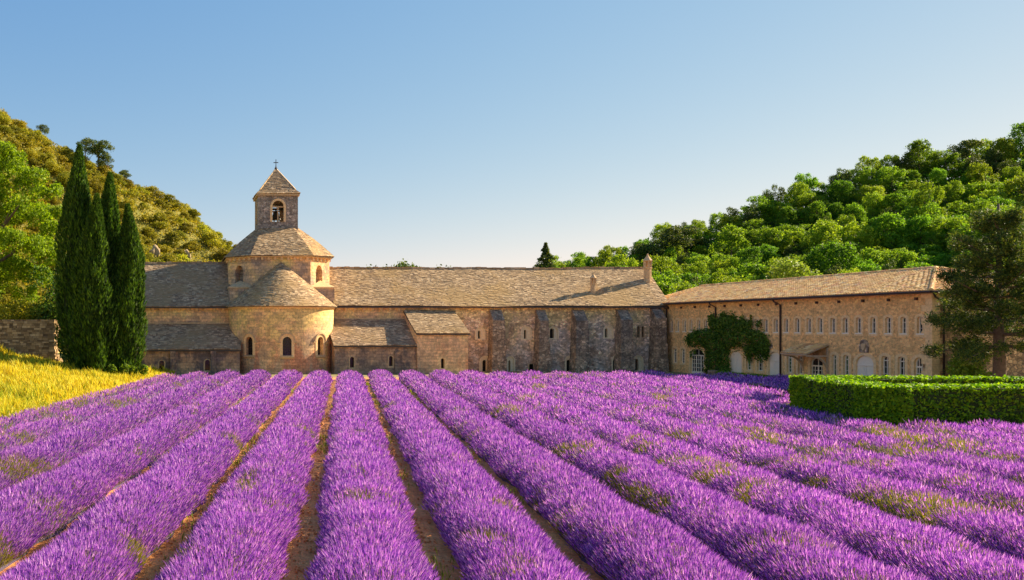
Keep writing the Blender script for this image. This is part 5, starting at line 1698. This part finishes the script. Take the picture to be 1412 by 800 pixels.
# ------------------------------------------------------------------ lavender rows
rng = np.random.default_rng(61)
SPC = 2.33
th = math.atan(SL)
pd = np.array([math.cos(th), -math.sin(th)])        # across the row
ad = np.array([math.sin(th), math.cos(th)])         # along the row
centers = [0.43 + SPC * k for k in range(-6, 14)]
def allowed(x, y):
    ok = (x < 42.6)
    ok &= ~((y > 32.2) & (x > 25.7 + (y - 32.4) * 0.22) & (y < 41))
    ok &= ~((y >= 41) & (x > 29.2 + (y - 41) * 0.5) & (y < 54))
    return ok
ZONES = [(11.3, 17, 7400, 0.85), (17, 24, 4100, 1.1), (24, 33, 1900, 1.5), (33, 46, 820, 2.15), (46, 71, 350, 3.1)]
for ri, c in enumerate(centers):
    yend = 68.6 + 0.5 * math.sin(ri * 2.1) if c < 24 else 66
    ystart = 9.0
    # visible stretch of this row
    yy = np.arange(ystart, yend, 0.35)
    xx = c + SL * yy
    vis = (xx > -0.235 * yy - 3.0) & (xx < 1.0 * yy + 3.0) & allowed(xx, yy)
    if not vis.any(): continue
    yy = yy[vis]; xx = xx[vis]
    y0r, y1r = yy.min(), yy.max()
    ORD = ('outermost thin', 'second', 'third', 'fourth', 'fifth', 'sixth', 'seventh', 'eighth', 'ninth', 'tenth', 'eleventh', 'twelfth', 'thirteenth', 'fourteenth', 'fifteenth', 'sixteenth', 'seventeenth', 'eighteenth', 'nineteenth', 'twentieth')
    label = ('flatter weedy purple lavender row, %s counting from the golden grass bank' if c > 12 else 'long rounded purple lavender row, %s counting from the golden grass bank') % ORD[ri]
    if ri == 0: label = 'thin outermost lavender row bordering the golden grass bank'
    row = empty('lavender_row', (float(c + SL * y0r), float(y0r), 0), label, 'lavender row', 'lavender rows')
    weak = 1.0 if ri > 1 else (0.55 if ri == 0 else 0.8)
    # body of the plants
    def prof(y):
        w_ = 0.79 + 0.2 * (vnoise(y * 0.9 + 17 * ri, y * 0 + ri, 31) - 0.5) + 0.10 * (vnoise(y * 2.6 + 7 * ri, y * 0 + ri, 32) - 0.5)
        h_ = 0.52 + 0.16 * (vnoise(y * 0.8 + 11 * ri, y * 0 + 3 * ri, 33) - 0.5)
        if c > 9: h_ = h_ * 0.9; w_ = w_ * 1.12
        endr = np.clip((y1r + 0.1 - y) / 1.0, 0.02, 1) ** 0.5
        return w_ * (0.6 + 0.4 * weak) * (0.5 + 0.5 * endr), h_ * weak * endr
    ns = 13
    W_, H_ = prof(yy)
    ss = np.linspace(-1, 1, ns)
    off = ss[None] * W_[:, None]
    z = H_[:, None] * (1 - np.abs(ss[None]) ** 2.6) ** 0.62 + 0.0 * off
    z = z * (0.93 + 0.14 * vnoise(off * 2.5 + 3 * ri, yy[:, None] * 2.5, 35)) - 0.02
    Vx = xx[:, None] + pd[0] * off; Vy = yy[:, None] + pd[1] * off
    V = np.stack([Vx, Vy, z], -1).reshape(-1, 3)
    m_ = len(yy)
    i = (np.arange(m_ - 1)[:, None] * ns + np.arange(ns - 1)[None])
    gap = np.diff(yy) < 0.6
    Fc = np.stack([i, i + 1, i + ns + 1, i + ns], -1)[gap].reshape(-1, 4)
    link('foliage', np_mesh('foliage', V, Fc), M['mound'], row, True)
    FV, FF, FM, cnt = [], [], [], 0
    for za, zb2, dens, sc_ in ZONES:
        a, b = max(za, y0r), min(zb2, y1r)
        if b <= a: continue
        n = int((b - a) * dens * (0.9 if weak == 1 else weak * .7))
        y = rng.uniform(a, b, n)
        s = np.sin(rng.uniform(-1, 1, n) * 1.42) / math.sin(1.42)
        s = np.clip(s * 0.97, -0.985, 0.985)
        x = c + SL * y
        keep = allowed(x, y) & (x > -0.235 * y - 2.0) & (x < 0.985 * y + 2.0)
        y, s, x = y[keep], s[keep], x[keep]; n = len(y)
        if n == 0: continue
        w_, h_ = prof(y)
        z = h_ * (1 - np.abs(s) ** 2.6) ** 0.62 * (0.93 + 0.14 * vnoise(s * w_ * 2.5 + 3 * ri, y * 2.5, 35)) - 0.03
        px_, py_ = x + pd[0] * s * w_, y + pd[1] * s * w_
        patch = vnoise(px_ * 0.5 + 5, py_ * 0.35 + 9, 51) * 0.45 + 0.55 * vnoise(px_ * 1.35, py_ * 1.1, 52)
        patch2 = vnoise(px_ * 2.3 + 5, py_ * 2.0 + 9, 55)
        thr = 0.72 - 0.185 * np.clip((c - 4) / 9, 0, 1) * np.clip((52 - y) / 20, 0, 1) - (0.12 if ri < 2 else 0)
        green = (patch > thr) & (rng.random(n) < 0.8)
        green |= (patch2 > 0.82 - 0.05 * np.clip((c - 5) / 6, 0, 1)) & (rng.random(n) < 0.6) & (y < 44)
        green |= rng.random(n) < (0.10 + 0.22 * np.abs(s) ** 3)
        sink = np.where(green, 0.12, 0.0) * rng.random(n)
        base = np.stack([px_, py_, np.maximum(z, 0.02)], -1)
        tilt = 0.75 * s * np.abs(s) ** 0.3
        dr = np.stack([pd[0] * tilt, pd[1] * tilt, np.full(n, 1.0)], -1) + 0.22 * rng.normal(size=(n, 3)) * np.array([1, 1, 0.3])
        clump = np.stack([vnoise(px_ * 3, py_ * 3, 61) - .5, vnoise(px_ * 3, py_ * 3, 62) - .5, np.zeros(n)], -1)
        dr = unit(dr + 0.5 * clump)
        stl = rng.uniform(0.03, 0.29, n) * (1 - 0.25 * green)
        fl = rng.uniform(0.06, 0.12, n) * np.where(green, 1.3, 1.0) * (sc_ ** 0.35)
        fw = rng.uniform(0.006, 0.0115, n) * sc_ * np.where(green, 0.55, 1.0)
        e1 = unit(np.cross(dr, rng.normal(size=(n, 3)))); e2 = np.cross(dr, e1)
        p0 = base + dr * (stl - sink)[:, None]
        mid = p0 + dr * (fl * 0.42)[:, None]; tip = p0 + dr * fl[:, None]
        mats = np.where(green, 1, 0)
        for e in (e1,):
            wv_ = e * fw[:, None]
            FV.append(np.stack([p0 - wv_, p0 + wv_, tip], 1).reshape(-1, 3))
            FF.append(np.arange(n * 3).reshape(n, 3) + cnt); cnt += n * 3; FM.append(mats)
        if sc_ < 1.5:
            sel = rng.random(n) < (0.4 if sc_ < 1.0 else 0.2)
            bb, pp, ee = base[sel], p0[sel], e1[sel] * 0.0055 * sc_
            k = len(bb)
            FV.append(np.stack([bb - ee, bb + ee, pp], 1).reshape(-1, 3))
            FF.append(np.arange(k * 3).reshape(k, 3) + cnt); cnt += k * 3; FM.append(np.ones(k, int))
    if FV:
        me = np_mesh('flower_spikes', np.concatenate(FV), np.concatenate(FF), np.concatenate(FM))
        link('flower_spikes', me, [M['flower'], M['stem']], row, kind='stuff')

# crumbs of soil and stray weeds between the rows
rng = np.random.default_rng(90)
n = 6000
Y = 11 + 30 * rng.random(n) ** 1.6
k = rng.integers(-4, 9, n)
c = 0.43 + SPC * (k + 0.5) + rng.normal(0, 0.16, n)
X = c + SL * Y
ok = (X > -0.235 * Y - 1) & (X < 0.98 * Y + 1) & allowed(X, Y)
X, Y = X[ok], Y[ok]; n = len(X)
r_ = rng.uniform(0.008, 0.035, n) * (0.7 + Y / 40)
O = np.array([[1, 0, 0], [-1, 0, 0], [0, 1, 0], [0, -1, 0], [0, 0, 1], [0, 0, -1.]])
V = (np.stack([X, Y, 0.045 + r_ * .2], -1)[:, None] + O[None] * r_[:, None, None] * rng.uniform(0.55, 1.2, (n, 6, 1))).reshape(-1, 3)
T = np.array([[0, 2, 4], [2, 1, 4], [1, 3, 4], [3, 0, 4], [2, 0, 5], [1, 2, 5], [3, 1, 5], [0, 3, 5]])
tag(link('soil_crumbs', np_mesh('soil_crumbs', V, (np.arange(n)[:, None, None] * 6 + T[None]).reshape(-1, 3)), M['soil'], None, kind='stuff'), 'reddish crumbs of soil lying between the lavender rows', 'soil')
n = 26000
Y = 11 + 52 * rng.random(n)
k = rng.integers(-6, 13, n)
c = 0.43 + SPC * (k + 0.5) + rng.normal(0, 0.2, n)
X = c + SL * Y
wz = vnoise(X * 0.7 + 3, Y * 0.35 + 1, 95) + 0.12 * np.clip((c - 6) / 8, 0, 1) + 0.25 * rng.normal(size=n) * .4 - np.where((c < 6) & (c > -8), 0.1, 0)
ok = (X > -0.235 * Y - 1) & (X < 0.98 * Y + 1) & allowed(X, Y) & (wz > 0.66)
X, Y = X[ok], Y[ok]; n = len(X)
hh = rng.uniform(0.08, 0.34, n); az = rng.uniform(0, 6.28, n); ln = hh * rng.uniform(0.1, 0.7, n)
B = np.stack([X, Y, np.full(n, 0.03)], -1); wd = rng.uniform(0.006, 0.014, n) * (0.6 + Y / 25); S_ = np.stack([np.cos(az + 1.57) * wd, np.sin(az + 1.57) * wd, 0 * wd], -1)
Tt = B + np.stack([np.cos(az) * ln, np.sin(az) * ln, hh], -1); Mi = B + np.stack([np.cos(az) * ln * .4, np.sin(az) * ln * .4, hh * .6], -1)
V = np.stack([B - S_ * .6, Mi - S_, Tt, Mi + S_], 1).reshape(-1, 3)
tag(link('weeds', np_mesh('weeds', V, np.arange(n * 4).reshape(n, 4)), M['grass_green'], None, kind='stuff'), 'yellow-green weeds growing in the gaps between the lavender rows', 'weeds')
